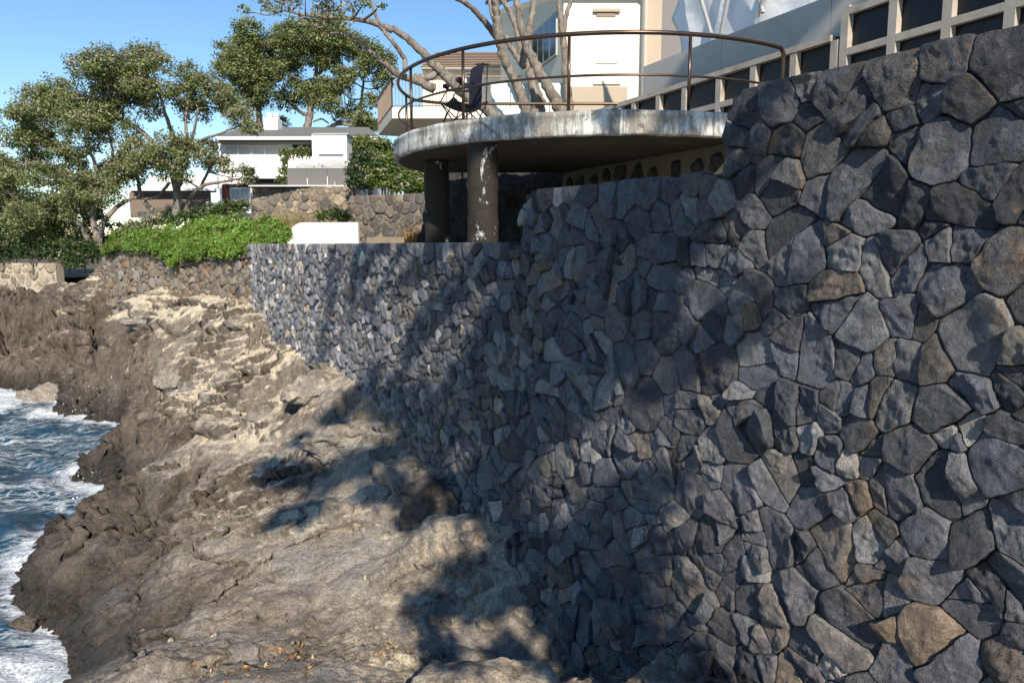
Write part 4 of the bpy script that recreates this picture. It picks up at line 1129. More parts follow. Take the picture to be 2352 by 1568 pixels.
# ------------------------------------------------------------------ timber fence, concrete wall, wrapped scaffold
MAT['timber'] = plain('weathered_timber', (0.42, 0.375, 0.32), 0.8, 0.25, 5, 0.3, 40, dirt=(0.24, 0.20, 0.165))
MAT['blackply'] = plain('black_board', (0.006, 0.006, 0.008), 0.35, 0.3, 5, 0.1)
def build_fence():
    fx = lambda x, y: atl(x, y, FP, FD)
    root = empty('timber_fence', (FP.x, FP.y, 1.8)); tag(root, 'weathered timber framed fence with black boards behind the platform and basalt wall', 'fence')
    Dx = lambda zx: 1351.7 + zx * 0.4253
    low = [20, 95, 170, 245, 378, 518, 703, 888, 1103, 1320]; tall = [1370, 1625, 1915, 2250, 2640, 3100]
    n = Vector((-FD.y, FD.x))    # away from the viewer
    side = Vector((n.x, n.y, 0)) * 0.09
    def pos(zx): p = fx(Dx(zx), 150); return Vector((p.x, p.y, 0))
    def run(xs, ztop, zlow, z0):
        P = [pos(x) for x in xs]
        d3 = Vector((FD.x, FD.y, 0))
        for p in P:
            MB().slab((p - d3 * 0.06).xy, (p + d3 * 0.06).xy, -0.13, z0, ztop + (0.03 if ztop > 3 else -0.085)).build('post', MAT['timber'], root)
        for a, b in zip(P[:-1], P[1:]):
            MB().slab((a + d3 * 0.063).xy, (b - d3 * 0.063).xy, -0.07, zlow - 0.045, zlow + 0.045).build('rail', MAT['timber'], root)
            MB().slab((a + side).xy, (b + side).xy, -0.02, z0, ztop - 0.02).build('board', MAT['blackply'], root)
        if ztop < 3:
            for a, b in zip(P[:-1], P[1:]):
                MB().slab((a - d3 * 0.058 - side * 0.1).xy, (b - d3 * 0.062 - side * 0.1).xy, -0.15, ztop - 0.082, ztop).build('cap_rail', MAT['timber'], root)
        else:
            for a, b in zip(P[:-1], P[1:]):
                MB().slab((a + d3 * 0.063).xy, (b - d3 * 0.063).xy, -0.07, ztop - 0.09, ztop).build('rail', MAT['timber'], root)
    run(low, 2.80, 2.26, 1.55); run(tall, 3.08, 2.52, 1.4)
    for o in root.children: fix(o)
    # concrete parapet wall behind the fence
    MAT['concrete'] = plain('pale_concrete', (0.42, 0.41, 0.39), 0.85, 0.12, 1.5, 0.3, 20, dirt=(0.33, 0.33, 0.33))
    cp = FP + n * 0.75; cq = FD
    A = atl(1478, 168, cp, cq); B = atl(1811, 8, cp, cq)
    ex = A + (B - A) * 2.4
    croot = empty('concrete_wall', (A.x, A.y, 1.8)); tag(croot, 'pale cast concrete wall above the timber fence', 'wall', kind='thing')
    zt = 0.5 * (A.z + B.z)
    L = (ex.xy - A.xy).length; d = (ex.xy - A.xy).normalized()
    s = 0
    while s < L - 0.1:           # cast in lengths with open joints
        e = min(L, s + 2.4)
        fix(MB().slab((A.xy + d * s), (A.xy + d * (e - 0.012)), -0.25, 1.7, zt).build('cast_panel', MAT['concrete'], croot)); s = e
    # white wrapped scaffold behind
    q = N('shrink_wrap'); q.out((0.78, 0.79, 0.80), 0.45, q.bump(q.noise(2.2, 4, 0.5, 0.5), 0.4, 0.08)); MAT['wrap'] = q.m
    wp = FP + n * 1.6
    A = atl(1540, 150, wp, FD); A.z = zt - 0.3
    roots = empty('wrapped_scaffold', (A.x, A.y, 1.8)); tag(roots, 'white shrink wrapped scaffold with diagonal battens above the concrete wall', 'scaffold')
    nx, nz = 60, 40; V = []
    zz1 = 7.5
    for j in range(nz):
        for i in range(nx):
            u, w = i / (nx - 1), j / (nz - 1)
            edge = 0.35 * abs(math.sin(w * 9.5)) * max(0, 1 - u * 7)
            p = A.xy + FD * (edge + u * 7.5)
            bul = 0.05 * math.sin(u * 14) * math.sin(w * 9) + 0.012 * math.sin(u * 41 + w * 13)
            V.append((p.x + n.x * bul, p.y + n.y * bul, A.z + (zz1 - A.z) * w))
    idx = np.arange(nx * nz).reshape(nz, nx)
    Fq = np.stack([idx[:-1, :-1], idx[:-1, 1:], idx[1:, 1:], idx[1:, :-1]], -1).reshape(-1, 4)
    wr = link('plastic_sheet', npmesh('plastic_sheet', np.array(V), Fq, MAT['wrap'], True), roots)
    so_ = wr.modifiers.new('thick', 'SOLIDIFY'); so_.thickness = 0.012
    MAT['alu'] = plain('grey_batten', (0.38, 0.38, 0.39), 0.5, 0.1, metal=0.3)
    bp = FP + n * 1.44
    for (x0, y0, x1, y1) in ((1598, 0, 1633, 78), (1679, 0, 1656, 78), (1734, 0, 1752, 30), (1770, 0, 1738, 40)):
        a, b = atl(x0, y0 - 40 * (y1 > y0), bp, FD), atl(x1, y1, bp, FD)
        a = a + (a - b) * 0.8
        MB().bar(a, b, 0.07, 0.05).build('batten', MAT['alu'], roots)
build_fence()
# ------------------------------------------------------------------ houses
MAT['white'] = plain('white_paint', (0.80, 0.80, 0.79), 0.7, 0.04, 2, 0.1)
MAT['cream'] = plain('cream_render', (0.74, 0.69, 0.57), 0.85, 0.06, 2, 0.25, 40)
MAT['beige'] = plain('beige_render', (0.42, 0.35, 0.27), 0.85, 0.06, 2, 0.25, 40)
MAT['greyrender'] = plain('grey_render', (0.20, 0.19, 0.19), 0.85, 0.06, 2, 0.2, 40)
MAT['roof'] = plain('grey_roof_shingle', (0.17, 0.165, 0.16), 0.9, 0.2, 6, 0.5)
MAT['shingle'] = plain('brown_shingle', (0.25, 0.19, 0.15), 0.9, 0.3, 7, 0.7)
MAT['darkframe'] = plain('dark_frame', (0.03, 0.03, 0.03), 0.5, 0.1)
MAT['redpost'] = plain('red_brown_timber', (0.30, 0.085, 0.045), 0.6, 0.15, 6, 0.2)
MAT['brownboard'] = plain('brown_boards', (0.20, 0.155, 0.125), 0.75, 0.2, 6, 0.2)
MAT['bronzebar'] = plain('bronze_bars', (0.23, 0.17, 0.13), 0.6, 0.1)
MAT['cushion'] = plain('grey_cushion', (0.42, 0.42, 0.41), 0.9, 0.1, 5, 0.3)
def make_glass(name, tint, rough=0.05, alpha=1.0):
    q = N(name); b = q.b
    b.inputs['Metallic'].default_value = 0.0
    q.out(tint, rough, None, None, 0.9)
    b.inputs['Alpha'].default_value = alpha
    return q.m
MAT['glass'] = make_glass('window_glass', (0.03, 0.04, 0.05))
MAT['paleglass'] = make_glass('pale_glare_glass', (0.62, 0.65, 0.66), 0.12)  # pale base colour carries the overexposed brightness of the big panes
MAT['frost'] = make_glass('frosted_glass', (0.55, 0.66, 0.62), 0.35, 0.92)
MAT['brownglass'] = make_glass('brown_reflection_glass', (0.14, 0.115, 0.10), 0.08, 0.93)  # brown base colour paints in what the panes reflect
def quadbox(name, mat, parent, x0, x1, y0, y1, Y, depth):
    """box whose front is seen between the picture columns x0, x1 and rows y0 (top), y1 (bottom) at distance Y"""
    a, b = at(x0, y1, Y), at(x1, y1, Y); t = at(x0, y0, Y).z
    return MB().box(a.x, b.x, Y, Y + depth, a.z, t).build(name, mat, parent)
def pane(parent, x0, x1, y0, y1, Y, glass='glass', frame='white', name='window', bars=0):
    f = MB(); a, b = at(x0, y1, Y), at(x1, y1, Y); t = at(x0, y0, Y).z; w = 0.07
    f.box(a.x, b.x, Y, Y + 0.05, t - w, t); f.box(a.x, b.x, Y, Y + 0.05, a.z, a.z + w)
    f.box(a.x, a.x + w, Y, Y + 0.05, a.z + w, t - w); f.box(b.x - w, b.x, Y, Y + 0.05, a.z + w, t - w)
    for k in range(bars):
        x = a.x + (b.x - a.x) * (k + 1) / (bars + 1); f.box(x - 0.03, x + 0.03, Y + 0.002, Y + 0.045, a.z + w, t - w)
    fo = f.build(name, MAT[frame], parent)
    g = MB().box(a.x + w, b.x - w, Y + 0.03, Y + 0.042, a.z + w, t - w).mesh('pane', MAT[glass]); o = link('pane', g); o.parent = fo
    return fo
# white house on the left
def white_house():
    Y = 36.0
    base = at(650, 470, Y)
    root = empty('white_house', (base.x, Y, 0.5)); tag(root, 'low white house with a grey roof and round chimney pots behind the garden', 'house')
    wl = quadbox('wall', MAT['white'], root, 507, 866, 328, 500, Y, 7)
    quadbox('fascia', MAT['white'], root, 497, 868, 312, 321, Y - 0.9, 0.12)
    quadbox('eave_soffit', MAT['greyrender'], root, 499, 866, 321.5, 327.6, Y - 0.5, 0.5)
    a, b = at(497, 312, Y - 0.95), at(868, 312, Y - 0.95); r0, r1 = at(560, 296, Y + 3.5), at(845, 296, Y + 3.5)
    m = MB(); z = a.z + 0.02
    m.face([(a.x, Y - 0.95, z), (b.x, Y - 0.95, z), (r1.x, Y + 3.5, z + 1.05), (r0.x, Y + 3.5, z + 1.05)])
    m.face([(b.x, Y - 0.95, z), (b.x, Y + 8, z), (r1.x, Y + 3.5, z + 1.05)]); m.face([(a.x, Y + 8, z), (a.x, Y - 0.95, z), (r0.x, Y + 3.5, z + 1.05)])
    m.face([(b.x, Y + 8, z), (a.x, Y + 8, z), (r0.x, Y + 3.5, z + 1.05), (r1.x, Y + 3.5, z + 1.05)])
    roof = m.build('roof', MAT['roof'], root)
    ch = MB(); p, q = at(606, 300, Y + 2), at(638, 300, Y + 2); t = at(606, 271, Y + 2).z
    ch.box(p.x, q.x, Y + 2, Y + 2.8, z + 0.2, t); c = ch.build('chimney', MAT['white']); c.parent = roof
    for k in (0.25, 0.75):
        x = p.x + (q.x - p.x) * k
        pot = MB()
        for h0, h1, r in ((0, 0.06, 0.17), (0.06, 0.12, 0.145), (0.12, 0.18, 0.17), (0.18, 0.23, 0.145), (0.23, 0.28, 0.165)):
            pot.tube([(x, Y + 2.4, t + h0), (x, Y + 2.4, t + h1)], r, 12)
        o = pot.build('chimney_pot', MAT['white']); o.parent = roof
    pane(root, 517, 578, 333, 392, Y - 0.05, 'paleglass', 'white', 'window', 1)
    pane(root, 579, 641, 333, 392, Y - 0.05, 'paleglass', 'white', 'window', 1)
    pane(root, 668, 718, 328.5, 345, Y - 0.05, 'glass', 'white', 'window', 1)
    quadbox('balcony_slab', MAT['white'], root, 560, 644, 405, 410, Y - 1.5, 1.4)
    quadbox('balcony_rail', MAT['white'], root, 560, 644, 391, 393.5, Y - 1.5, 0.06)
    for k in range(24):
        x = 561 + k * 3.5; quadbox('baluster', MAT['white'], root, x, x + 1.6, 393.6, 405, Y - 1.48, 0.04)
    quadbox('dark_opening', MAT['darkframe'], root, 560, 644, 411, 424, Y - 1.2, 0.1)
    quadbox('beam', MAT['darkframe'], root, 512, 578, 422, 430, 34.0, 0.3)
    quadbox('post', MAT['redpost'], root, 512, 522, 424, 492, 33.9, 0.35)
    quadbox('post', MAT['redpost'], root, 522.3, 529, 430.5, 492, 34.2, 0.35)
    pane(root, 530, 577, 431, 490, 34.0, 'paleglass', 'white', 'door', 1)
    # fireplace block and seat on the terrace
    fp = empty('outdoor_fireplace', at(760, 425, 30.5)); tag(fp, 'white outdoor fireplace block with a long dark slot on the terrace', 'fireplace')
    quadbox('block', MAT['white'], fp, 720, 799, 309, 430, 30.5, 1.0); quadbox('coping', MAT['cushion'], fp, 719, 800, 306, 308.8, 30.45, 1.1)
    quadbox('slot', MAT['darkframe'], fp, 732, 789, 354.5, 358, 30.48, 0.05)
    st = empty('garden_sofa', at(740, 430, 29)); tag(st, 'built in white garden seat with grey cushions behind the glass', 'sofa')
    quadbox('seat_back', MAT['white'], st, 664, 816, 368, 432, 29.6, 0.4)
    for x0, x1, y0 in ((679, 724, 376), (727, 741, 375), (742, 801, 370)):
        a, b = at(x0, 388, 29.2), at(x1, 388, 29.2); t = at(x0, y0, 29.2).z
        V, Fv = blob(((a.x + b.x) / 2, 29.25, (a.z + t) / 2), ((b.x - a.x) * 0.52, 0.2, (t - a.z) * 0.75), 7, 0.05, 3, 4)
        link('cushion', npmesh('cushion', V, Fv, MAT['cushion'], True), st)
    gb = empty('glass_balustrade', at(725, 428, 26.6)); tag(gb, 'glass balustrade with a painted brown reflection along the top of the stone terrace wall', 'balustrade')
    for x0, x1 in ((661, 706), (707, 752), (753, 803)):
        quadbox('glass_panel', MAT['brownglass'], gb, x0, x1 - 0.8, 387, 426, 26.4, 0.02)
    quadbox('handrail', MAT['alu'], gb, 660, 803, 385, 387, 26.37, 0.06)
    quadbox('spigot', MAT['alu'], gb, 768, 770.5, 418, 437, 26.3, 0.05)
    cp = empty('wall_coping', at(690, 428, 26.0)); tag(cp, 'thin pale coping slab on the terrace wall', 'coping')
    quadbox('slab_edge', MAT['white'], cp, 571, 800, 425.5, 428, 25.9, 1.2); quadbox('shadow_gap', MAT['darkframe'], cp, 573, 798, 428.3, 431, 26.0, 1.0)
    # brown boarded shed to the left
    sh = empty('boarded_shed', at(380, 490, 37)); tag(sh, 'brown boarded outbuilding with a pale roof behind the tree trunks', 'outbuilding')
    for k in range(38):
        x = 300 + k * 4.9; quadbox('board', MAT['brownboard'], sh, x, x + 4.7, 442, 500, 37, 0.06)
    quadbox('roof_edge', MAT['white'], sh, 300, 492, 432, 438, 36.4, 0.3); quadbox('gutter', MAT['darkframe'], sh, 300, 492, 438.3, 441.5, 36.6, 0.3)
    quadbox('white_gable', MAT['white'], sh, 340, 500, 405, 431.5, 37.5, 0.5)
    quadbox('bench_box', MAT['white'], sh, 474, 513, 464, 484, 35.0, 0.8)
    pk = empty('picket_rail', at(333, 495, 31)); tag(pk, 'short white picket rail under the left trees', 'fence')
    for k in range(9):
        x = 318 + k * 4.6; quadbox('picket', MAT['white'], pk, x, x + 2.0, 486, 503, 31, 0.04)
    quadbox('rail', MAT['white'], pk, 316, 360, 489, 491, 31.05, 0.04)
white_house()
# curved white garden wall
def curved_wall():
    Y = 19.2
    a, b = at(657, 556, Y), at(823, 556, Y); zt = at(700, 511, Y).z; z0 = -0.06; r = zt - z0 - 0.05
    out = [(a.x, z0)] + [(a.x + r * (1 - math.cos(t)) * 0.8, zt - r * (1 - math.sin(t))) for t in np.linspace(0, math.pi / 2, 14)] + [(b.x, zt), (b.x, z0)]
    m = MB(); m.face([(x, Y, z) for x, z in out]); m.face([(x, Y + 0.2, z) for x, z in out[::-1]])
    for (p, q) in zip(out, out[1:] + out[:1]): m.face([(p[0], Y, p[1]), (p[0], Y + 0.2, p[1]), (q[0], Y + 0.2, q[1]), (q[0], Y, q[1])])
    o = fix(m.build('white_garden_wall', MAT['white'])); tag(o, 'low white plastered wall with one rounded corner behind the basalt wall', 'wall', kind='thing')
    k = MB().box(b.x + 0.02, 0.2, 20.2, 20.5, -0.06, 0.22).build('kerb_wall', MAT['rubblekerb']); tag(k, 'low concrete kerb at the foot of the grey garden wall', 'kerb', kind='thing')
MAT['rubblekerb'] = plain('brown_concrete', (0.22, 0.18, 0.13), 0.9, 0.25, 4, 0.5, dirt=(0.10, 0.09, 0.06))
curved_wall()
# cream house with a balcony, middle
def balcony_house():
    A = at(901, 272, 25.0); zb = A.z; zt = at(901, 248, 25.0).z
    B = at(869, 312, 28.8)
    root = empty('balcony_house', (A.x + 2, 26, 0)); tag(root, 'cream house with a railed balcony beyond the platform', 'house')
    e = Vector((A.x + 8, 25.0))
    m = MB(); m.hexa([(A.x, 25, zb), (e.x, 25, zb), (e.x, 32, zb), (B.x, 28.8, zb)], [(A.x, 25, zt), (e.x, 25, zt), (e.x, 32, zt), (B.x, 28.8, zt)])
    fix(m.build('balcony_slab', MAT['cream'], root))
    wl = MB().box(A.x + 1.2, A.x + 8, 27.5, 31, -0.3, zb - 0.01).build('lower_wall', MAT['cream'], root)
    for k in range(4):
        x = 905 + k * 13; quadbox('window_frame', MAT['white'], root, x, x + 9, 322, 365, 27.3, 0.15)
    rail = [(A.x, 25.05), (e.x, 25.05)]; left = [(A.x, 25.05), (B.x, 28.8)]
    h = 1.0
    for (p, q, mt) in ((rail[0], rail[1], 'bronzebar'), (left[0], left[1], 'bronzebar')):
        p, q = Vector(p), Vector(q); L = (q - p).length; n = int(L / 0.11)
        MB().bar((*p, zt + h), (*q, zt + h), 0.05).build('handrail', MAT[mt], root)
        MB().bar((*p, zt + 0.08), (*q, zt + 0.08), 0.03).build('bottom_rail', MAT[mt], root)
        for k in range(n + 1):
            c = p.lerp(q, k / n); MB().bar((c.x, c.y, zt - (0.3 if k % 8 == 0 else 0)), (c.x, c.y, zt + h), 0.03 if k % 8 == 0 else 0.018).build('baluster', MAT[mt], root)
    # upper storey and roof
    Yb = 30
    wl = quadbox('upper_wall', MAT['cream'], root, 972, 1210, 160, 260, Yb, 5)
    quadbox('fascia', MAT['beige'], root, 968, 1214, 153, 158, Yb - 0.5, 0.1)
    a, b = at(966, 154, Yb - 0.5), at(1216, 154, Yb - 0.5); t = at(1000, 120, Yb + 3).z
    m = MB(); m.face([(a.x, Yb - 0.5, a.z), (b.x, Yb - 0.5, a.z), (b.x, Yb + 3, t), (a.x + 0.35, Yb + 3, t)])
    m.face([(a.x, Yb + 6, a.z), (a.x, Yb - 0.5, a.z), (a.x + 0.35, Yb + 3, t)])
    roof = m.build('roof', MAT['shingle'], root)
    nrow = 9
    for r in range(nrow):        # courses of shingles
        f0 = r / nrow; y = Yb - 0.5 + 3.5 * f0; z = a.z + (t - a.z) * f0
        o = MB().bar((a.x + 0.3 * f0, y, z + 0.03), (b.x, y, z + 0.03), 0.08, 0.03).build('shingle_course', MAT['shingle']); o.parent = roof
    pane(root, 1068, 1090, 166, 215, Yb - 0.06, 'glass', 'white', 'window', 0)
    pane(root, 1092, 1110, 166, 215, Yb - 0.06, 'paleglass', 'white', 'window', 0)
    g = empty('frosted_glass_screen', at(1180, 262, 17.6)); tag(g, 'row of frosted glass panels behind the tree trunks on the upper terrace', 'glass screen')
    for x0, x1 in ((1128, 1172), (1173, 1217), (1218, 1262), (1263, 1302)):
        quadbox('glass_panel', MAT['frost'], g, x0, x1 - 0.8, 191, 282, 17.6, 0.02)
    for x in (1172, 1217, 1262): quadbox('clamp', MAT['alu'], g, x - 1.5, x + 1.5, 270, 276, 17.57, 0.08)
balcony_house()
# cream house on the right, behind the platform
def cream_house():
    Y = 21.0
    c = at(1294, 100, Y); far = at(1150, 100, 27.5)
    ze = at(1400, 8, Y).z; z0 = 1.5
    r = at(1476, 100, Y)
    root = empty('cream_house', (c.x, Y, z0)); tag(root, 'tall cream rendered house with a row of windows behind the leaning trunks', 'house')
    m = MB(); m.hexa([(c.x, Y, z0), (r.x, Y, z0), (r.x + 3, 29, z0), (far.x, far.y, z0)], [(c.x, Y, ze + 0.3), (r.x, Y, ze + 0.3), (r.x + 3, 29, ze + 0.3), (far.x, far.y, ze + 1.8)])
    fix(m.build('wall', MAT['cream'], root))
    MB().box(c.x - 0.1, r.x + 0.05, Y - 0.45, Y + 0.2, ze + 0.32, ze + 0.47).build('eave', MAT['beige'], root)
    MB().tube([(c.x - 0.1, Y - 0.5, ze + 0.40), (r.x + 0.05, Y - 0.5, ze + 0.40)], 0.07, 10).build('gutter', MAT['greyrender'], root)
    MB().tube([(r.x - 0.02, Y - 0.5, ze + 0.33), (r.x - 0.02, Y - 0.12, ze + 0.05), (r.x - 0.02, Y - 0.1, z0)], 0.045, 8).build('downpipe', MAT['cushion'], root)
    # shuttered window with hood on the lit face
    quadbox('shutter_panel', MAT['cream'], root, 1369, 1418, 40, 145, Y - 0.03, 0.05)
    quadbox('window_hood', MAT['beige'], root, 1363, 1425, 20, 27, Y - 0.10, 0.1)
    quadbox('dark_slot', MAT['bronzebar'], root, 1371, 1414, 27.5, 39, Y - 0.05, 0.06)  # dark strip straight under the hood
    quadbox('sill', MAT['bronzebar'], root, 1362, 1425, 193, 195, Y - 0.04, 0.05)
    quadbox('lower_render', MAT['beige'], root, 1310, 1440, 199, 262, Y - 0.06, 0.05)
    # windows on the shaded side
    d = (far.xy - c.xy).normalized(); nn = Vector((d.y, -d.x)); nn = nn if nn.x < 0 else -nn
    lp = c.xy + nn * 0.06
    ws = [1277, 1262, 1248, 1235, 1222]
    zt_, zb_ = atl(1275, 28, lp, d).z, atl(1275, 128, lp, d).z
    for x0, x1 in zip(ws[:-1], ws[1:]):
        a, b = atl(x0, 80, lp, d).xy, atl(x1, 80, lp, d).xy; e = (b - a).normalized(); w = 0.06
        f = MB(); f.slab(a, b, 0.05, zt_ - w, zt_); f.slab(a, b, 0.05, zb_, zb_ + w); f.slab(a, a + e * w, 0.05, zb_ + w, zt_ - w); f.slab(b - e * w, b, 0.05, zb_ + w, zt_ - w)
        fo = fix(f.build('window', MAT['cushion'], root))
        g = fix(link('pane', MB().slab(a + e * w, b - e * w, 0.02, zb_ + w, zt_ - w).mesh('pane', MAT['glass']))); g.parent = fo
    # gable verge
    MB().bar((c.x - 0.2, Y - 0.4, ze + 0.55), (far.x - 0.3, far.y, ze + 2.0), 0.5, 0.12).build('verge', MAT['darkframe'], root)
    nb = empty('beige_building', (r.x + 1, Y + 1, z0)); tag(nb, 'plain beige and grey building between the cream house and the wrapped scaffold', 'building')
    a, b = at(1480, 100, Y + 0.6), at(1519, 100, Y + 0.6); e = at(1640, 100, Y + 1.6)
    MB().box(a.x, b.x, Y + 0.6, Y + 6, z0, 9).build('wall', MAT['beige'], nb)
    MB().box(b.x + 0.01, e.x, Y + 1.0, Y + 6, z0, 9).build('side_wall', MAT['greyrender'], nb)
    MB().box(a.x - 0.05, b.x + 0.05, Y + 0.5, Y + 6, 9.0, 9.2).build('parapet', MAT['beige'], nb)
cream_house()
# ------------------------------------------------------------------ trees and plants
def make_bark():
    q = N('grey_bark'); mp = q.map((1, 1, 0.45))
    a = q.noise(9, 8, 0.7, 0.8, mp); b = q.noise(40, 5, 0.7)
    col = q.mix(q.ramp(a, (0.35, 0), (0.65, 1)), (0.10, 0.085, 0.070), (0.35, 0.31, 0.265))
    q.out(col, 0.9, q.bump(q.math('ADD', a, q.math('MULTIPLY', b, 0.4)), 0.9, 0.05), None, 0.2)
    return q.m
MAT['bark'] = make_bark()
def make_leaf(name, trans=0.25, rough=0.45):
    q = N(name)
    col = q.attr('tint')
    q.out(col, rough, None, None, 0.4)
    tr = q.n('ShaderNodeBsdfTranslucent'); q.set(tr.inputs[0], q.mix(1.0, col, (1.0, 1.05, 0.45), 'MULTIPLY'))
    mx = q.n('ShaderNodeMixShader'); mx.inputs[0].default_value = trans
    q.t.links.new(q.b.outputs[0], mx.inputs[1]); q.t.links.new(tr.outputs[0], mx.inputs[2])
    q.t.links.new(mx.outputs[0], q.t.nodes['Material Output'].inputs[0])
    return q.m
MAT['leaf'] = make_leaf('leaf', 0.32)
def leaves(C, Nn, L, W, tint, rng, jitter=0.7):
    """one folded leaf (two triangles each side of the rib) at every centre C, roughly facing Nn"""
    n = len(C)
    nrm = Nn + rng.normal(0, jitter, (n, 3)); nrm /= np.linalg.norm(nrm, axis=1)[:, None]
    a = np.cross(nrm, rng.normal(0, 1, (n, 3))); a /= np.linalg.norm(a, axis=1)[:, None]
    b = np.cross(nrm, a)
    L = (L * rng.uniform(0.7, 1.3, n))[:, None]; Wd = (W * rng.uniform(0.7, 1.3, n))[:, None]
    v0 = C - a * L * 0.5; v2 = C + a * L * 0.5
    v1 = C + b * Wd * 0.5 + nrm * Wd * 0.18; v3 = C - b * Wd * 0.5 + nrm * Wd * 0.18
    V = np.stack([v0, v1, v2, v3], 1).reshape(-1, 3)
    k = np.arange(n)[:, None] * 4
    Fc = np.concatenate([k + np.array([[0, 1, 2]]), k + np.array([[0, 2, 3]])])
    return V, Fc, np.repeat(tint, 4, 0)
GREEN = np.array([(0.11, 0.155, 0.046), (0.135, 0.18, 0.052), (0.18, 0.22, 0.070), (0.075, 0.115, 0.038), (0.25, 0.27, 0.125), (0.21, 0.225, 0.08)])
PALE = np.array([(0.30, 0.29, 0.19), (0.36, 0.34, 0.24), (0.25, 0.25, 0.15)])
BROWN = np.array([(0.20, 0.14, 0.075), (0.16, 0.12, 0.06)])
def foliage(blobs, dens, L, W, seed, pale=0.18, browny=0.05, squash=0.75, sub=9, gap=0.0, pal=GREEN):
    """blobs: (x, y, z, r) clumps; each becomes a few dozen sprays, each spray a tuft of leaves"""
    rng = np.random.default_rng(seed)
    Cs, Ns, Ts = [], [], []
    for (x, y, z, r) in blobs:
        ns = max(5, int(dens * r * r))
        d = rng.normal(0, 1, (ns, 3)); d /= np.linalg.norm(d, axis=1)[:, None]
        d[:, 2] = np.where(d[:, 2] < -0.6, -d[:, 2] * 0.8, d[:, 2])
        rad = r * rng.uniform(0.45, 1.05, ns) ** 0.6
        bump = 1 + 0.35 * noise3(d[:, 0] * 2 + x, d[:, 1] * 2 + y, d[:, 2] * 2 + z, seed)
        S = np.c_[x + d[:, 0] * rad * bump, y + d[:, 1] * rad * bump, z + d[:, 2] * rad * bump * squash]
        if gap:
            kp = noise3(S[:, 0] * 1.7, S[:, 1] * 1.7, S[:, 2] * 1.7, seed + 3) > -gap; S, d = S[kp], d[kp]; ns = len(S)
        up = d * 0.6 + np.array((0, 0, 0.7)); up /= np.linalg.norm(up, axis=1)[:, None]
        sp = r * 0.16 + L * 0.7
        C = np.repeat(S, sub, 0) + rng.normal(0, sp * 0.55, (ns * sub, 3)) * np.array((1, 1, 0.7))
        c0 = np.array(pal)[rng.integers(len(pal), size=ns)]
        pm = rng.uniform(size=ns) < pale * (0.4 + 1.2 * (d[:, 2] > 0.1)); c0[pm] = PALE[rng.integers(len(PALE), size=pm.sum())]
        bm_ = rng.uniform(size=ns) < browny; c0[bm_] = BROWN[rng.integers(len(BROWN), size=bm_.sum())]
        T = np.repeat(c0, sub, 0) * rng.uniform(0.7, 1.35, (ns * sub, 1))
        Cs.append(C); Ns.append(np.repeat(up, sub, 0)); Ts.append(T)
    return leaves(np.vstack(Cs), np.vstack(Ns), L, W, np.vstack(Ts), rng)
def limb_mesh(limbs, seed=0, sides=9, wob=0.07):
    m = MB()
    for k, l in enumerate(limbs):
        P = spline(l, 6)
        rg = np.random.default_rng(seed * 50 + k)
        P[1:-1, :3] += rg.normal(0, 0.12, (len(P) - 2, 3)) * P[1:-1, 3:4]
        m.tube([tuple(p[:3]) for p in P], [max(0.008, p[3]) for p in P], sides, wob, seed * 100 + k)
    return m
def tree(name, label, base, limbs, blobs, dens, L, W, seed, group=None, pale=0.18, browny=0.05, twigs=True, sub=9, gap=0.0, squash=0.75, pal=GREEN, joined=False):
    root = empty(name, base); tag(root, label, 'tree', group)
    limb_mesh(limbs, seed).build('trunk', MAT['bark'], root)
    if twigs:                    # boughs reach from the nearest limb into every clump
        ends = np.array([p for l in limbs for p in spline(l, 4)])
        rg = random.Random(seed); m = MB()
        for (x, y, z, r) in blobs:
            d = ((ends[:, :3] - np.array((x, y, z))) ** 2).sum(1); j = int(np.argmin(d)); e = ends[j]
            if d[j] < (0.3 * r) ** 2: continue
            if not joined: m = MB()
            mid = [(e[i] + (x, y, z)[i]) / 2 + rg.uniform(-0.2, 0.2) * r for i in range(3)]; mid[2] -= 0.15 * r
            r0 = min(e[3] * 0.6, 0.03 + 0.05 * r) * (0.45 if joined else 1.0)
            P = spline([(e[0], e[1], e[2], r0), (*mid, r0 * 0.75), (x, y, z, r0 * 0.4)], 5)
            m.tube([tuple(p[:3]) for p in P], [p[3] for p in P], 6, 0.08, seed)
            for t in range(0 if joined else 3):
                a, b = rg.uniform(0, 6.28), rg.uniform(-0.2, 0.9)
                q = (x + 0.8 * r * math.cos(a), y + 0.8 * r * math.sin(a), z + 0.6 * r * b)
                m.tube([(x, y, z), ((x + q[0]) / 2 + rg.uniform(-.1, .1) * r, (y + q[1]) / 2, (z + q[2]) / 2 + 0.1 * r), q], [r0 * 0.4, r0 * 0.28, 0.008], 5)
            if not joined: m.build('branch', MAT['bark'], root)
        if joined: m.build('branch', MAT['bark'], root)['kind'] = 'stuff'
    V, Fc, T = foliage(blobs, dens, L, W, seed, pale, browny, squash, sub, gap, pal)
    link('crown', npmesh('crown', V, Fc, MAT['leaf'], False, T), root)
    return root
def PX(kx, bx, ky=None, by=0):           # picture-reading scale of an enlarged view
    return lambda x, y, Y, r=None: (*at(bx + x * kx, by + y * (ky or kx), Y), *(() if r is None else (r * kx * Y / F,)))
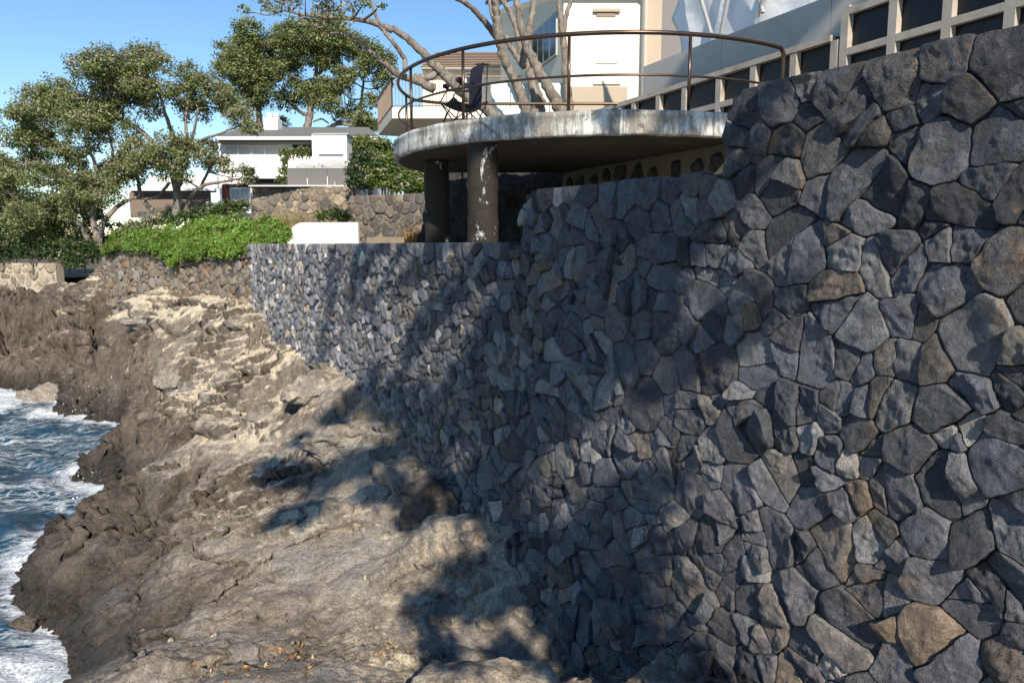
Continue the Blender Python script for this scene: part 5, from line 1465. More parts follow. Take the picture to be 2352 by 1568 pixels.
# --- two trees at the far left
z1 = PX(0.4023, 0)
rt = random.Random(5)
A_bl = [(500, 400, 95), (600, 375, 100), (700, 385, 95), (820, 335, 90), (900, 375, 70), (560, 470, 80), (700, 470, 80), (830, 440, 80),
        (1080, 430, 65), (1060, 560, 85), (1150, 490, 60), (1250, 560, 85), (1120, 650, 75), (1390, 700, 80), (1330, 620, 70), (1440, 740, 50), (700, 560, 80), (830, 540, 85), (920, 520, 60), (850, 640, 60),
        (780, 880, 95), (720, 980, 95), (850, 940, 85), (980, 870, 105), (1080, 880, 85), (1180, 850, 60), (1000, 1000, 80), (1250, 950, 60), (1400, 1010, 60), (640, 1000, 80), (1170, 930, 50), (600, 560, 70)]
B_bl = [(330, 520, 80), (200, 600, 100), (100, 720, 90), (250, 730, 120), (380, 640, 110), (500, 640, 110), (620, 690, 100), (700, 760, 80), (480, 760, 90), (200, 850, 90), (80, 810, 60), (430, 850, 70), (320, 860, 70),
        (60, 1010, 90), (180, 1010, 100), (300, 1020, 90), (420, 980, 80), (30, 1180, 90), (130, 1250, 100), (230, 1270, 100), (330, 1200, 90), (450, 1120, 110), (580, 1100, 110), (480, 1180, 90), (380, 1330, 90), (150, 1350, 80), (-40, 1100, 110), (-60, 950, 100), (560, 830, 60)]
def bl(f, L_, Y, dy=1.5, k=1.0, fill=0.62): 
    out = []
    L_ = list(L_)
    if fill:                     # smaller clumps between neighbours close the crown up
        add = []
        for i, a in enumerate(L_):
            for b in L_[i + 1:]:
                d = math.hypot(a[0] - b[0], a[1] - b[1])
                if d < 0.95 * (a[2] + b[2]) and rt.random() < 0.55: add.append(((a[0] + b[0]) / 2, (a[1] + b[1]) / 2, fill * min(a[2], b[2])))
        L_ += add
    for (x, y, r) in L_:
        yy = Y + rt.uniform(-dy, dy); p = f(x, y, yy, r * k); out.append(p)
    return out
YL = 29.0
def lm(f, Y, pts, dy=0.0, kr=0.62):
    n = len(pts); return [f(x, y, Y + dy * i / max(1, n - 1), r * kr) for i, (x, y, r) in enumerate(pts)]
tree('coastal_tree', 'spreading tree with pale forked trunks and separate leaf clumps left of the white house', at(1010 * .4023, 1215 * .4023, YL),
     [lm(z1, YL, [(1005, 1260, 42), (1010, 1150, 36), (1000, 1050, 30), (930, 880, 24), (830, 770, 20), (700, 680, 14), (600, 640, 8)]),
      lm(z1, YL, [(1010, 1150, 30), (1010, 960, 24), (990, 790, 20), (940, 640, 15), (900, 470, 9)], 0.6), lm(z1, YL, [(1020, 1060, 26), (1060, 900, 20), (1080, 830, 18), (1060, 700, 13), (1080, 520, 7)], -0.5),
      lm(z1, YL, [(1080, 840, 15), (1110, 740, 12), (1130, 620, 8)], -0.8), lm(z1, YL, [(1060, 1210, 24), (1090, 1130, 20), (1160, 1060, 16), (1290, 1035, 12), (1420, 1010, 6)], -1.5),
      lm(z1, YL, [(1060, 870, 16), (1150, 800, 13), (1250, 765, 10), (1370, 720, 6)], -1.2), lm(z1, YL, [(1150, 1060, 14), (1200, 960, 10), (1240, 900, 6)], -1),
      lm(z1, YL, [(940, 1250, 26), (850, 1180, 22), (800, 1100, 18), (780, 980, 14), (740, 900, 8)], 0.5), lm(z1, YL, [(970, 1040, 14), (900, 1120, 13), (820, 1140, 10)], 0)],
     bl(z1, A_bl, YL - 0.4, 1.3, 1.14, 0.75), 400, 0.115, 0.055, 31, 'trees at the water edge', 0.36, 0.05, sub=10, squash=0.92, gap=0.22)
tree('coastal_tree', 'dark broad tree leaning over the low stone wall at the far left', at(560 * .4023, 1400 * .4023, 28.5),
     [lm(z1, 28.5, [(575, 1440, 36), (550, 1330, 30), (530, 1240, 26), (560, 1080, 20), (540, 930, 16), (480, 800, 10)]), lm(z1, 28.5, [(560, 1400, 30), (600, 1260, 24), (700, 1160, 18), (800, 1120, 12)], 0.5),
      lm(z1, 28.5, [(530, 1430, 26), (480, 1330, 22), (440, 1270, 16), (340, 1240, 10), (240, 1200, 6)], -0.6), lm(z1, 28.5, [(540, 1240, 18), (430, 1120, 14), (300, 1000, 10), (180, 860, 7)], 0.5), lm(z1, 28.5, [(560, 1080, 16), (640, 900, 13), (620, 760, 8)], 0.5)],
     bl(z1, B_bl, 28.2, 1.5, 1.16, 0.75), 400, 0.115, 0.055, 37, 'trees at the water edge', 0.28, 0.04, sub=10, squash=0.92, gap=0.2)
# --- big tree behind the white house
z3 = PX(0.2682, 540.7)
C_bl = [(130, 300, 130), (120, 420, 140), (60, 560, 150), (200, 600, 130), (60, 750, 130), (250, 800, 130), (150, 880, 100), (420, 330, 120), (560, 300, 130), (700, 280, 140), (850, 330, 140), (950, 420, 140), (1080, 430, 120),
        (1200, 490, 110), (1320, 540, 75), (1330, 640, 70), (400, 450, 130), (530, 480, 130), (680, 500, 120), (800, 560, 110), (420, 640, 120), (560, 790, 130), (680, 850, 130), (800, 900, 95), (450, 880, 90), (760, 740, 80), (900, 770, 100),
        (950, 650, 90), (1060, 620, 90), (1150, 570, 90), (1250, 710, 90), (1150, 880, 80), (1010, 930, 70), (930, 1020, 80), (1100, 1030, 80), (1180, 1100, 70), (1050, 1090, 70), (390, 1060, 60), (-80, 450, 90), (-100, 620, 100), (-120, 800, 90), (330, 560, 90), (1260, 1080, 60), (300, 400, 80)]
YC = 46.0
tree('coastal_tree', 'large dense evergreen rising behind the white house and its chimney', at(705, 300, YC),
     [lm(z3, YC, [(600, 1300, 60), (610, 1110, 52), (640, 980, 45), (660, 800, 36), (690, 650, 28), (700, 450, 16)]), lm(z3, YC, [(640, 1000, 32), (560, 960, 24), (480, 900, 18), (400, 800, 12)], 0.5),
      lm(z3, YC, [(700, 1200, 40), (800, 1100, 32), (900, 1060, 25), (1020, 1085, 16)], -1), lm(z3, YC, [(1020, 1180, 36), (1040, 1000, 28), (1080, 850, 22), (1100, 650, 12)], 0.5), lm(z3, YC, [(690, 650, 24), (800, 560, 17), (900, 450, 10)], 0.4),
      lm(z3, YC, [(210, 1250, 50), (200, 1000, 40), (170, 750, 28), (130, 450, 14)], 0.8), lm(z3, YC, [(670, 1040, 14), (740, 1020, 12), (800, 1060, 9)], -0.5)],
     bl(z3, C_bl, YC - 0.5, 1.8, 1.05, 0.7), 260, 0.17, 0.08, 41, None, 0.10, 0.03, sub=9, gap=0.25, squash=0.95)
# --- leaning tree on the upper terrace behind the platform
z4 = PX(0.2758, 901.1)
YR = 16.8
R_l = [lm(z4, YR, [(1150, 1080, 62), (1120, 950, 55), (1080, 800, 50), (1000, 620, 45), (930, 480, 42), (890, 330, 42), (870, 150, 40), (850, 0, 36), (830, -180, 30)], -1.0, 0.85),
       lm(z4, YR, [(880, 330, 30), (760, 170, 28), (640, 50, 24), (520, -20, 20), (380, -90, 14)], -1.5, 0.85), lm(z4, YR, [(850, 180, 20), (820, 60, 18), (800, -60, 14)], 0.2, 0.85),
       lm(z4, YR, [(1410, 1000, 62), (1390, 900, 58), (1300, 740, 52), (1200, 560, 48), (1130, 400, 42), (1080, 250, 38), (1050, 80, 34), (1010, -60, 28)], -0.6, 0.85),
       lm(z4, YR + 0.4, [(1220, 1080, 85), (1215, 940, 75), (1190, 760, 55), (1130, 560, 45), (1080, 430, 40), (1030, 230, 28), (990, 120, 26), (920, 0, 22), (870, -90, 18)], 0.5, 0.85),
       lm(z4, YR, [(1110, 430, 34), (1140, 260, 32), (1165, 100, 30), (1185, -40, 26)], 0, 0.85), lm(z4, YR + 0.6, [(1480, 1000, 44), (1465, 800, 40), (1445, 600, 36), (1425, 350, 32), (1400, 150, 26), (1385, -20, 24)], 0, 0.85),
       lm(z4, YR + 0.6, [(1420, 280, 24), (1450, 120, 22), (1495, 0, 18), (1540, -90, 14)], 0, 0.85), lm(z4, YR + 0.5, [(1100, 560, 34), (1000, 420, 28), (940, 300, 24)], 0.2, 0.85),
       lm(z4, YR, [(900, 1020, 60), (760, 890, 55), (600, 790, 48), (500, 690, 44), (300, 490, 40), (150, 340, 34), (0, 235, 28)], -1.2, 0.85),
       [z3(x, y, Y_, r) for x, y, Y_, r in ((1340, 262, 15.6, 28), (1200, 200, 15.4, 24), (1050, 170, 15.2, 20), (850, 150, 15.0, 15), (600, 130, 14.8, 11), (420, 90, 14.7, 7))],
       [z3(x, y, Y_, r) for x, y, Y_, r in ((1700, 760, 16.2, 40), (1550, 690, 16.0, 32), (1400, 640, 15.8, 27), (1250, 520, 15.6, 23), (1100, 400, 15.4, 19), (1000, 310, 15.2, 15), (800, 285, 15.0, 9))],
       [z3(x, y, Y_, r) for x, y, Y_, r in ((1450, 600, 15.6, 20), (1450, 520, 15.6, 20), (1400, 430, 15.5, 19), (1330, 340, 15.4, 17), (1240, 230, 15.4, 15), (1190, 100, 15.4, 12), (1150, -20, 15.4, 8))],
       [z3(x, y, Y_, r) for x, y, Y_, r in ((1960, 760, 16.4, 34), (1880, 690, 16.3, 34), (1750, 620, 16.2, 32), (1650, 665, 16.1, 28), (1530, 650, 16.0, 22))],
       [z3(x, y, Y_, r) for x, y, Y_, r in ((700, 230, 15.0, 10), (600, 160, 14.9, 9), (480, 90, 14.8, 7), (420, 20, 14.8, 5))],
       [z3(x, y, Y_, r) for x, y, Y_, r in ((420, 90, 14.7, 7), (280, 130, 14.6, 6), (160, 110, 14.6, 5), (60, 110, 14.6, 4))]]
R_bl = [(50, 100, 55), (110, 60, 50), (100, 190, 35), (250, 40, 90), (320, 110, 50), (400, 70, 80), (550, 50, 100), (680, 110, 90), (800, 70, 110), (900, 120, 100), (800, 200, 90), (700, 230, 80), (950, 200, 75), (1000, 50, 90), (1100, 30, 70), (1230, 60, 40), (880, 260, 70), (560, 170, 60), (420, -60, 110), (650, -80, 130), (900, -80, 130), (200, -60, 100)]
tree('coastal_tree', 'leaning multi trunked tree with bare pale limbs behind the platform railing', at(1215, 290, 17),
     R_l, bl(z3, R_bl, 14.9, 0.5, 1.0), 620, 0.085, 0.036, 43, None, 0.25, 0.12, sub=8, gap=0.05)

# --- ice plant over the brown wall
ICE = np.array([(0.11, 0.22, 0.025), (0.15, 0.27, 0.035), (0.085, 0.17, 0.022), (0.20, 0.31, 0.06), (0.17, 0.25, 0.04)])
def build_ice():
    rng = np.random.default_rng(77)
    lo = [(655, 556), (590, 566), (560, 580), (500, 590), (460, 588), (430, 600), (400, 612), (372, 592), (330, 578), (290, 570), (262, 566), (244, 580)]
    hi_ = [(662, 540), (645, 528), (600, 518), (560, 514), (500, 513), (450, 518), (420, 526), (380, 531), (340, 540), (300, 551), (268, 561), (240, 582)]
    n = len(lo)
    Lo = np.array([atl(x, y, BA + Vector((-0.10, -0.12, 0)), bq)[:] for x, y in lo])
    Hi = []
    for i, (x, y) in enumerate(hi_):
        Y = Lo[i, 1] + (3.2 if 2 < i < 10 else 1.6); Hi.append(at(x, y, Y)[:])
    Hi = np.array(Hi)
    t = np.linspace(0, n - 1, 90); u = np.linspace(0, 1, 26)
    Li = np.stack([np.interp(t, np.arange(n), Lo[:, k]) for k in range(3)], 1); Hj = np.stack([np.interp(t, np.arange(n), Hi[:, k]) for k in range(3)], 1)
    G = Li[None] * (1 - u)[:, None, None] + Hj[None] * u[:, None, None]
    G[..., 2] += 0.10 * np.sin(u * math.pi)[:, None] + 0.12 * noise2(G[..., 0] * 1.2, G[..., 1] * 1.2, 5)
    a, b = G.shape[:2]; idx = np.arange(a * b).reshape(a, b)
    Fq = np.stack([idx[:-1, :-1], idx[:-1, 1:], idx[1:, 1:], idx[1:, :-1]], -1).reshape(-1, 4)
    tag(link('planted_bank', npmesh('planted_bank', G.reshape(-1, 3) - np.array((0, -0.10, 0.10)), Fq, MAT['earth'], True)), 'sloping earth bank above the brown rubble wall', kind='structure')
    N_ = 60000
    ti, ui = rng.uniform(0, n - 1, N_), rng.uniform(0, 1, N_) ** 1.1
    P = np.stack([np.interp(ti, np.arange(n), Lo[:, k]) for k in range(3)], 1) * (1 - ui)[:, None] + np.stack([np.interp(ti, np.arange(n), Hi[:, k]) for k in range(3)], 1) * ui[:, None]
    P[:, 2] += 0.10 * np.sin(ui * math.pi) + 0.12 * noise2(P[:, 0] * 1.2, P[:, 1] * 1.2, 5) + 0.30 * np.maximum(0, noise2(P[:, 0] * 1.9, P[:, 1] * 1.9, 8) + 0.5 * noise2(P[:, 0] * 5, P[:, 1] * 5, 9))
    P += rng.normal(0, 0.05, P.shape)
    c = ICE[rng.integers(len(ICE), size=N_)] * rng.uniform(0.6, 1.35, (N_, 1)) * (1 + 0.5 * noise2(P[:, 0] * 0.9, P[:, 1] * 0.9, 12))[:, None]
    dry = rng.uniform(size=N_) < 0.06; c[dry] = np.array((0.28, 0.22, 0.09))
    kp = (noise2(P[:, 0] * 2.3, P[:, 1] * 2.3, 14) > -0.38) | (ui > 0.3)
    P, c = P[kp], c[kp]; N_ = len(P)
    V, Fc, T = leaves(P, np.tile(np.array((-0.25, -0.55, 0.8)), (N_, 1)), 0.085, 0.042, c, rng, 0.8)
    o = link('ice_plant', npmesh('ice_plant', V, Fc, MAT['leaf'], False, T)); tag(o, 'bright green ice plant spilling over the brown rubble wall', kind='stuff')
build_ice()
def shrub(name, label, cat, blobs, dens, L, W, seed, pal, pale=0.1, sub=9, group=None, stems=True, browny=0.03):
    rng = np.random.default_rng(seed)
    zmin = min(b[2] - b[3] for b in blobs); cx = np.mean([b[0] for b in blobs]); cy = np.mean([b[1] for b in blobs])
    root = empty(name, (cx, cy, zmin)); tag(root, label, cat, group)
    V, Fc, T = foliage(blobs, dens, L, W, seed, pale, browny, 0.95, sub, 0, pal)
    link('foliage', npmesh('foliage', V, Fc, MAT['leaf'], False, T), root)
    m = MB()
    for (x, y, z, r) in blobs: m.tube([(x, y, zmin - 0.1), (x, y, z), (x + 0.3 * r, y, z + 0.5 * r)], [0.03, 0.025, 0.01], 5)
    m.build('stems', MAT['bark'], root)
    return root
z2 = PX(0.2682, 405.5, None, 180.2)
HEDGE = np.array([(0.075, 0.14, 0.025), (0.10, 0.17, 0.03), (0.16, 0.21, 0.05), (0.05, 0.10, 0.02), (0.20, 0.22, 0.06)])
DARK = np.array([(0.035, 0.07, 0.024), (0.05, 0.095, 0.03), (0.03, 0.055, 0.022)])
shrub('hedge', 'glossy yellow green hedge hanging over the grey garden wall beside the columns', 'hedge', [z2(x, y, 23.5 + 0.3 * math.sin(x), r) for x, y, r in [(1760, 870, 110), (1880, 760, 110), (1990, 900, 110), (2080, 800, 110), (1850, 920, 70), (2060, 960, 80), (2110, 1010, 50), (2180, 700, 110), (1780, 740, 80), (2160, 880, 100), (1950, 690, 60)]], 840, 0.13, 0.06, 51, HEDGE)
shrub('hedge', 'dark green rounded shrub at the end of the terrace glass', 'shrub', [z2(x, y, 24.4, r) for x, y, r in [(1560, 720, 80), (1640, 700, 90), (1600, 820, 110), (1540, 900, 80), (1660, 900, 80), (1500, 800, 50)]], 840, 0.11, 0.05, 53, DARK)
shrub('hedge', 'tall yellowish hedge behind the white fireplace block', 'hedge', [z2(x, y, 33, r) for x, y, r in [(1530, 580, 70), (1600, 560, 70), (1680, 590, 80), (1540, 660, 60), (1640, 660, 70), (1760, 600, 80), (1780, 700, 70)]], 480, 0.16, 0.07, 55, HEDGE)
shrub('hedge', 'narrow clipped hedge against the white house', 'hedge', [z2(x, y, 34.2, r) for x, y, r in [(925, 640, 45), (925, 720, 45), (920, 800, 45), (905, 870, 40), (1000, 650, 45), (1080, 640, 50), (1140, 650, 45)]], 480, 0.14, 0.06, 57, HEDGE)
shrub('low_shrub', 'low bright green shrub behind the white curved wall', 'shrub', [z2(x, y, 21.0, r) for x, y, r in [(1220, 1180, 45), (1320, 1165, 60), (1420, 1180, 60), (1460, 1200, 40)]], 1040, 0.10, 0.045, 59, HEDGE)
shrub('low_shrub', 'dark shrubs along the top of the ice plant bank', 'shrub', [z1(x, y, 24.8, r) for x, y, r in [(1130, 1230, 50), (1200, 1220, 55), (1300, 1200, 50), (1380, 1190, 50), (1060, 1250, 45), (960, 1270, 45)]], 720, 0.11, 0.05, 61, np.vstack([DARK, HEDGE[:2]]))
shrub('low_shrub', 'dark undergrowth below the trees at the far left', 'shrub', [z1(x, y, 27.6 + 0.4 * math.sin(x), r) for x, y, r in [(480, 1440, 80), (380, 1440, 80), (280, 1430, 70), (180, 1430, 70), (90, 1430, 70), (0, 1440, 80), (420, 1500, 50), (600, 1440, 50), (660, 1380, 40), (-60, 1400, 80)]], 600, 0.13, 0.06, 63, np.vstack([DARK, DARK, HEDGE[:1]]), pale=0.05)
shrub('low_shrub', 'grey green shrub on the crest of the bank below the forked trunks', 'shrub', [z1(x, y, 25.2, r) for x, y, r in [(760, 1310, 50), (850, 1290, 50), (900, 1260, 40), (680, 1350, 40)]], 720, 0.12, 0.05, 65, np.vstack([GREEN, PALE]), pale=0.3)
shrub('hedge', 'tall dark hedge behind the trees at the far left edge', 'hedge', [z1(x, y, 34.5, r) for x, y, r in [(-120, 1150, 130), (20, 1180, 120), (150, 1200, 120), (290, 1210, 110), (420, 1240, 100), (540, 1270, 80), (-100, 1330, 130), (60, 1350, 130), (220, 1370, 120), (380, 1380, 110), (520, 1400, 90), (640, 1400, 70), (720, 1330, 60)]], 130, 0.2, 0.1, 67, DARK, pale=0.08)
# dry grasses
def grass(name, label, spots, h, n, seed, cols):
    rng = np.random.default_rng(seed); V, Fc, T = [], [], []
    k = 0
    for (x, y, z, r) in spots:
        for _ in range(n):
            a = rng.uniform(0, 6.28); d = r * math.sqrt(rng.uniform()); hh = h * rng.uniform(0.5, 1.15); le = rng.normal(0, 0.33 * hh, 2)
            b = np.array((x + d * math.cos(a), y + d * math.sin(a), z)); m_ = b + np.array((le[0] * .35, le[1] * .35, hh * .6)); t = b + np.array((*le, hh)); w = np.array((0.008, 0.004, 0))
            V += [b - w, b + w, m_ + w * .7, m_ - w * .7, t]; Fc += [(k, k + 1, k + 2), (k, k + 2, k + 3), (k + 3, k + 2, k + 4)]; k += 5
            T += [cols[rng.integers(len(cols))] * rng.uniform(0.7, 1.3)] * 5
    root = tag(link(name, npmesh(name, np.array(V), np.array(Fc), MAT['leaf'], False, np.array(T))), label, 'grass')
    return root
STRAW = np.array([(0.42, 0.33, 0.17), (0.34, 0.28, 0.14), (0.28, 0.27, 0.11), (0.45, 0.30, 0.14)])
grass('ornamental_grass', 'clump of dry straw coloured grass beside the white curved wall', [(*at(x, 556, 20.5)[:2], 0.0, 0.45) for x in (618, 638, 660, 682)], 0.85, 260, 71, STRAW)
grass('ornamental_grass', 'dry orange grass at the foot of the left column', [(*at(x, 552, 17.5)[:2], -0.05, 0.3) for x in (958, 975)], 0.42, 200, 73, np.array([(0.42, 0.22, 0.07), (0.35, 0.2, 0.08), (0.5, 0.3, 0.1)]))

# ------------------------------------------------------------------ the tree that throws the shade: it stands behind the viewer, on the bank above the wall
def shade_tree():
    rg = random.Random(19)
    tg = []
    YT = -2.6
    def put(p, r):
        k = (p[1] - (YT + rg.uniform(-0.7, 0.7))) / -SUNV.y
        c = Vector(p) + SUNV * k; tg.append((c.x, c.y, c.z, r))
    # wall: shaded from the middle to the near end, broken by patches of sun
    lit = [(1340, 1060, 110), (1300, 1200, 60), (1420, 950, 60), (1250, 850, 28), (1560, 860, 50), (1480, 1000, 40), (1600, 750, 40), (1750, 620, 45), (1900, 400, 60), (2000, 250, 35), (2200, 620, 70), (900, 640, 30), (1500, 920, 35), (1680, 960, 40), (1240, 1280, 30), (1400, 1290, 40), (1000, 700, 25)]
    for x in range(905, 2360, 62):
        for y in range(60, 1560, 62):
            xx, yy = x + rg.uniform(-24, 24), y + rg.uniform(-24, 24)
            p = atl(xx, yy, WP, WQ); s = (p.x - WP[0]) * WQ[0] + (p.y - WP[1]) * WQ[1]
            if p.z > tier_top(s) + 0.1 or p.z < wall_base(s): continue
            if any((xx - a) ** 2 + (yy - b) ** 2 < r * r for a, b, r in lit): continue
            pr = 0.44 if xx < 1450 else 0.07 if (xx < 1750) else 0.022
            if xx > 1450 and yy > 700 + 0.25 * (2352 - xx): pr *= 0.1
            if rg.random() < pr: put(p, rg.uniform(0.13, 0.23) * (1.2 if xx < 1450 else 0.9))
    for (x, y) in [(770, 580), (764, 640), (756, 700), (748, 760), (740, 820), (822, 585), (816, 630), (806, 680), (850, 600), (868, 570)]:
        put(atl(x, y, WP, WQ), 0.10)
    # ground before it
    for (x, y, z) in [(620, 1085, -3.1), (680, 1100, -3.1), (740, 1110, -3.1), (800, 1090, -3), (860, 1080, -2.9), (720, 1170, -3.2), (780, 1160, -3.1), (660, 1190, -3.2), (840, 1140, -3), (900, 1140, -3), (960, 1130, -2.9), (700, 1030, -2.9), (770, 1000, -2.8), (830, 950, -2.5), (880, 980, -2.6), (940, 1040, -2.6), (1000, 1120, -2.8), (1050, 1190, -3),
                      (960, 1200, -3.1), (1100, 1260, -3.2), (1010, 1260, -3.2), (1060, 1340, -3.4), (980, 1400, -3.5), (1040, 1440, -3.5), (1100, 1480, -3.5), (1160, 1430, -3.5), (1180, 1500, -3.4), (1230, 1540, -3.3), (960, 1460, -3.5), (1100, 1400, -3.5), (1020, 1500, -3.4), (1150, 1350, -3.4), (1420, 1510, -2.9), (1500, 1530, -2.8), (1580, 1550, -2.8), (900, 1050, -2.7)]:
        if rg.random() < (0.95 if y < 1210 else 0.72): put(atz(x, y, z), rg.uniform(0.15, 0.25))
    # platform edge, fence and concrete wall
    for (x, y) in [(1050, 290), (1130, 280), (1180, 300), (1400, 290), (1450, 270), (1530, 300), (1600, 280), (1640, 260), (960, 320)]:
        if rg.random() < 0.8: put(at(x, y, 10.4), 0.22)
    for (x, y) in [(1620, 130), (1680, 110), (1740, 80), (1800, 60), (1860, 40), (1700, 60), (1650, 40), (1780, 20), (1560, 60), (1600, 20), (1900, 90), (2000, 60), (2100, 20), (1830, 110), (1760, 140)]:
        (rg.random() < 0.4) and put(atl(x, y, FP + Vector((-FD.y, FD.x)) * 0.75, FD), rg.uniform(0.25, 0.4))
    # limbs
    def L_(a, b, c, d, r0, r1): return [(*a, r0), (*b, r0 * 0.8), (*c, r1 * 1.5), (*d, r1)]
    base = (8.6, -6.0, 1.0)
    limbs = [[(*base, 0.34), (7.8, -5.4, 3.4, 0.29), (6.6, -4.6, 6.2, 0.23), (4.6, -3.6, 8.4, 0.16), (2.4, -2.9, 8.4, 0.11), (0.6, -2.6, 7.2, 0.06)],
             [(6.6, -4.6, 6.2, 0.18), (5.0, -3.8, 6.6, 0.12), (3.0, -3.0, 5.6, 0.08), (1.2, -2.7, 4.6, 0.05)],
             [(4.6, -3.6, 8.4, 0.12), (4.0, -3.0, 9.6, 0.09), (3.4, -2.8, 10.8, 0.05)]]
    tree('coastal_tree', 'overhanging tree that shades the basalt wall, standing on the bank behind the viewer', base, limbs, tg, 1100, 0.13, 0.07, 83, None, 0.15, 0.05, sub=6, squash=1.0, joined=True)
shade_tree()
# ------------------------------------------------------------------ loose boulders and cobbles on the shelf
def boulder(name, label, x, y, Y, size, rotz, seed, tint=(0.15, 0.25, 0.4), amp=0.22, pits=0.12, planes=7, sub=5, cat='boulder', mat='rock', sink=0.3, z=None):
    p = ground_hit(x, y + 0.35 * size[2] * F / Y) if sink else at(x, y, Y)   # bedded where the line of sight meets the shelf
    Y = p.y
    zz = max(SEA + 0.05, float(rock_z(p.x, p.y)[0])) + size[2] * (0.45 if cat == 'cobble' else -0.16)
    V, Fv = blob((p.x, Y, zz), size, seed, amp, sub, planes + 9, 1.6, rotz, pits)
    V[:, 2] += 0.25 * size[2] * noise3(V[:, 0] * 5, V[:, 1] * 5, V[:, 2] * 9, seed)
    n = len(V)
    t = np.tile(np.array(tint, float), (n, 1))
    o = link(name, npmesh(name, V - np.array((p.x, Y, zz)), Fv, MAT[mat], True, t)); o.location = (p.x, Y, zz)
    return tag(o, label, cat)
boulder('boulder', 'big brown boulder lying in shade against the foot of the basalt wall', 800, 985, 9.75, (0.72, 0.5, 0.36), 0.5, 1, (0.1, 0.3, 0.5), 0.25, 0.15)
boulder('boulder', 'long sunlit pale boulder with a broken end below the lit stretch of wall', 745, 868, 11.6, (0.72, 0.36, 0.30), 0.75, 2, (0.42, 0.05, 0.3), 0.18, 0.12)
boulder('boulder', 'squat boulder with a dark mossy cap pressed against the wall in shade', 1005, 1130, 7.75, (0.40, 0.34, 0.42), 0.2, 3, (0.1, 0.85, 0.1), 0.2, 0.15)
boulder('boulder', 'grey boulder between the mossy capped boulder and the brown boulder', 915, 1060, 8.5, (0.42, 0.3, 0.26), 0.9, 4, (0.2, 0.15, 0.2))
boulder('boulder', 'pointed grey rock in the tree shadow left of the mossy capped boulder', 770, 1165, 8.2, (0.30, 0.22, 0.20), 0.3, 5, (0.1, 0.25, 0.2), 0.15, 0.05)
boulder('boulder', 'rough pitted rock in the bottom right corner of the shelf under the wall', 1545, 1545, 4.75, (0.44, 0.30, 0.26), 0.6, 6, (0.22, 0.35, 0.3), 0.28, 0.30)
boulder('boulder', 'dark wedge shaped boulder on the pale path below the sunlit wall', 605, 940, 11.2, (0.36, 0.3, 0.22), 0.4, 7, (0.05, 0.4, 0.3), 0.2, 0.1)
boulder('boulder', 'smooth tilted slab rock near the middle of the far rocks', 330, 738, 17.6, (0.62, 0.4, 0.2), 0.6, 8, (0.12, 0.2, 0.4), 0.12, 0.04)
boulder('boulder', 'blocky rock beside the far corner of the basalt wall', 548, 742, 15.6, (0.34, 0.3, 0.19), 0.2, 9, (0.25, 0.15, 0.3), 0.12, 0.06)
boulder('boulder', 'rust brown boulder standing in the surf at the far left', 110, 925, 19.9, (0.80, 0.6, 0.55), 0.3, 10, (0.0, 0.3, 1.0), 0.2, 0.1)
boulder('boulder', 'wet dark rock awash in foam at the bottom left', 60, 1480, 7.75, (0.24, 0.22, 0.14), 0.1, 11, (0.0, 1.0, 0.0), 0.3, 0.3)
boulder('boulder', 'flat pale flake of rock on the near slab', 512, 1392, 7.0, (0.33, 0.17, 0.075), 0.5, 12, (0.05, 0.1, 0.2), 0.2, 0.12)
boulder('boulder', 'craggy knob of pitted rock at the bottom left of the shelf', 400, 1520, 5.9, (0.52, 0.34, 0.20), 0.45, 13, (0.1, 0.25, 0.3), 0.3, 0.35)
boulder('boulder', 'low rounded rock at the bottom edge below the near slab', 1130, 1560, 5.3, (0.55, 0.3, 0.17), 0.1, 14, (0.5, 0.0, 0.2), 0.15, 0.08)
boulder('boulder', 'dark block above the cleft in the middle of the shelf', 400, 850, 14.0, (0.42, 0.35, 0.26), 0.7, 15, (0.05, 0.35, 0.4), 0.2, 0.1)
COB = (0.5, 0.15, 0.1)
for k, (x, y, Y, s, lab) in enumerate([(1092, 1282, 7.05, (0.135, 0.12, 0.10), 'round grey green cobble in a hollow at the foot of the wall'), (1075, 1244, 7.3, (0.11, 0.1, 0.08), 'brown cobble half hidden behind the grey green cobble'),
        (1072, 1355, 6.7, (0.12, 0.1, 0.085), 'sunlit tan cobble in the hollow nearer the viewer'), (1025, 1432, 6.25, (0.075, 0.06, 0.05), 'small blue grey stone lying in the deepest shade'),
        (1115, 1440, 6.2, (0.12, 0.09, 0.07), 'flat brown cobble right of the small blue grey stone'), (1205, 1420, 6.2, (0.16, 0.12, 0.10), 'large smooth stone wedged at the base of the wall')]):
    boulder('cobble', lab, x, y, Y, s, 0.5 * k, 40 + k, ((0.25, 0.2, 0.0), (0.2, 0.3, 0.6), (0.55, 0.05, 0.1), (0.05, 0.5, 0.0), (0.3, 0.2, 0.4), (0.45, 0.1, 0.1))[k], 0.06, 0.02, 3, 4, 'cobble')
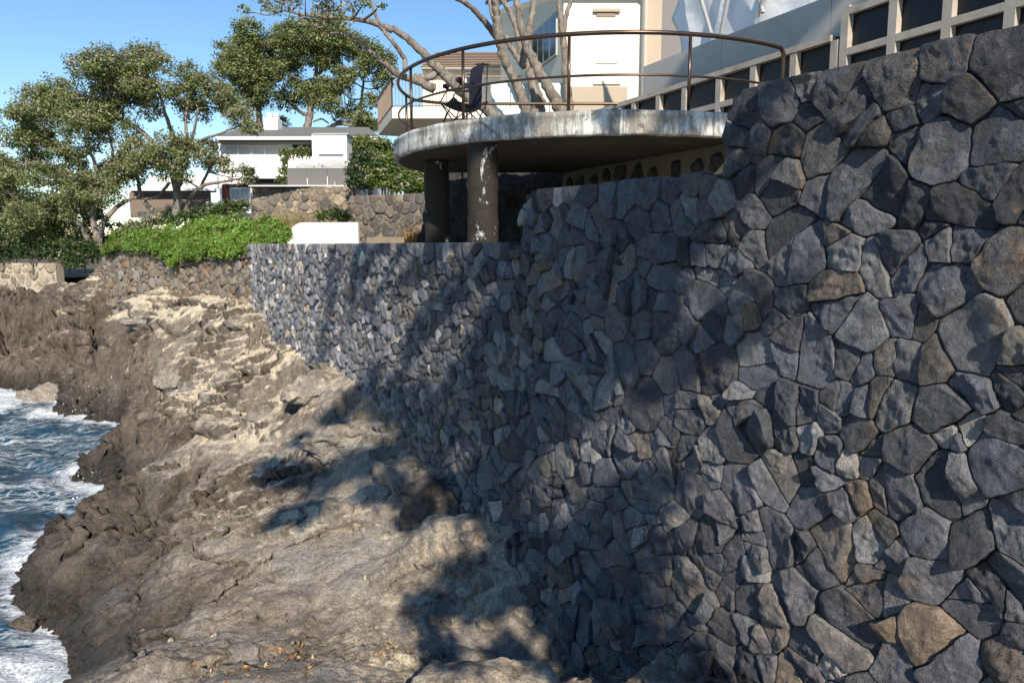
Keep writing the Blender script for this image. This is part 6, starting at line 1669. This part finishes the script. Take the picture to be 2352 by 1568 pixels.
# small loose stones and fallen leaves, too many to pick apart
def litter():
    rng = np.random.default_rng(5)
    V0, F0 = ico(1); V, Fc, T, k = [], [], [], 0
    for i in range(420):
        x, y = rng.uniform(300, 1350), rng.uniform(760, 1560)
        p = atz(x, y, -3.0 + (1000 - y) / 1000 * 0.9)
        X, Y = p.x, p.y
        sd = (X - WP[0]) * WN[0] + (Y - WP[1]) * WN[1]
        if sd < 0.05 or sd > 4: continue
        z = float(rock_z(X, Y)[0]); r = rng.uniform(0.008, 0.035) * (1.5 if rng.uniform() < 0.1 else 1)
        s = rng.uniform(0.6, 1.2, 3) * r
        V.append((V0 * (1 + rng.normal(0, 0.12, (len(V0), 1)))) * s + np.array((X, Y, z + r * 0.3))); Fc.append(F0 + k); k += len(V0)
        T.append(np.tile(np.array((rng.uniform(0, 0.6), rng.uniform(0, 0.4), rng.uniform(0, 0.6))), (len(V0), 1)))
    tag(link('loose_stones', npmesh('loose_stones', np.vstack(V), np.vstack(Fc), MAT['rock'], True, np.vstack(T))), 'small loose stones scattered over the rock shelf', kind='stuff')
    P, C = [], []
    LEAFC = np.array([(0.55, 0.24, 0.06), (0.42, 0.13, 0.04), (0.62, 0.36, 0.12), (0.35, 0.16, 0.06), (0.66, 0.48, 0.25)])
    for (x, y, rx, ry, n) in [(650, 1505, 55, 18, 46), (560, 1545, 50, 16, 22), (900, 1500, 50, 16, 50), (560, 1340, 90, 60, 12), (1090, 1235, 60, 16, 24), (450, 1540, 60, 16, 14), (760, 1540, 200, 30, 14), (640, 1240, 200, 60, 16), (300, 1320, 120, 60, 8), (1010, 1500, 80, 40, 10), (430, 690, 160, 30, 30), (1470, 1560, 60, 20, 6), (1110, 1400, 60, 40, 10)]:
        for _ in range(n):
            h = ground_hit(x + rng.normal(0, rx * 0.6), y + rng.normal(0, ry * 0.6))
            P.append((h.x, h.y, float(rock_z(h.x, h.y)[0]) + 0.010)); C.append(LEAFC[rng.integers(5)] * rng.uniform(0.7, 1.2))
    V, Fc, T = leaves(np.array(P), np.tile(np.array((0, 0, 1.0)), (len(P), 1)), 0.045, 0.018, np.array(C), rng, 0.45)
    tag(link('fallen_leaves', npmesh('fallen_leaves', V, Fc, MAT['leaf'], False, T)), 'fallen orange and brown leaves caught in hollows of the rock', kind='stuff')
litter()
# spray where the swell hits the rock
def spray():
    rng = np.random.default_rng(9); V0, F0 = ico(1); V, Fc, k = [], [], 0
    MAT['foam'] = plain('sea_foam', (0.86, 0.88, 0.89), 0.6, 0.03)
    for (x, y, Y, n, sx, sz) in [(205, 915, 19.2, 420, 0.45, 0.42), (245, 900, 18.9, 160, 0.3, 0.5), (60, 885, 21.0, 260, 0.7, 0.25), (185, 1100, 13.7, 60, 0.3, 0.12), (250, 1160, 12.3, 70, 0.3, 0.12)]:
        p = at(x, y, Y)
        for _ in range(n // 2):
            r = abs(rng.normal(0, 0.005)) + 0.002
            c = np.array((p.x + rng.normal(0, sx), Y + rng.normal(0, 0.3), SEA + abs(rng.normal(0, sz))))
            V.append(V0 * r * np.array((1, 1, rng.uniform(0.8, 1.8))) + c); Fc.append(F0 + k); k += len(V0)
    tag(link('spray', npmesh('spray', np.vstack(V), np.vstack(Fc), MAT['foam'], True)), 'white spray thrown up where the swell meets the rock', kind='stuff')
spray()
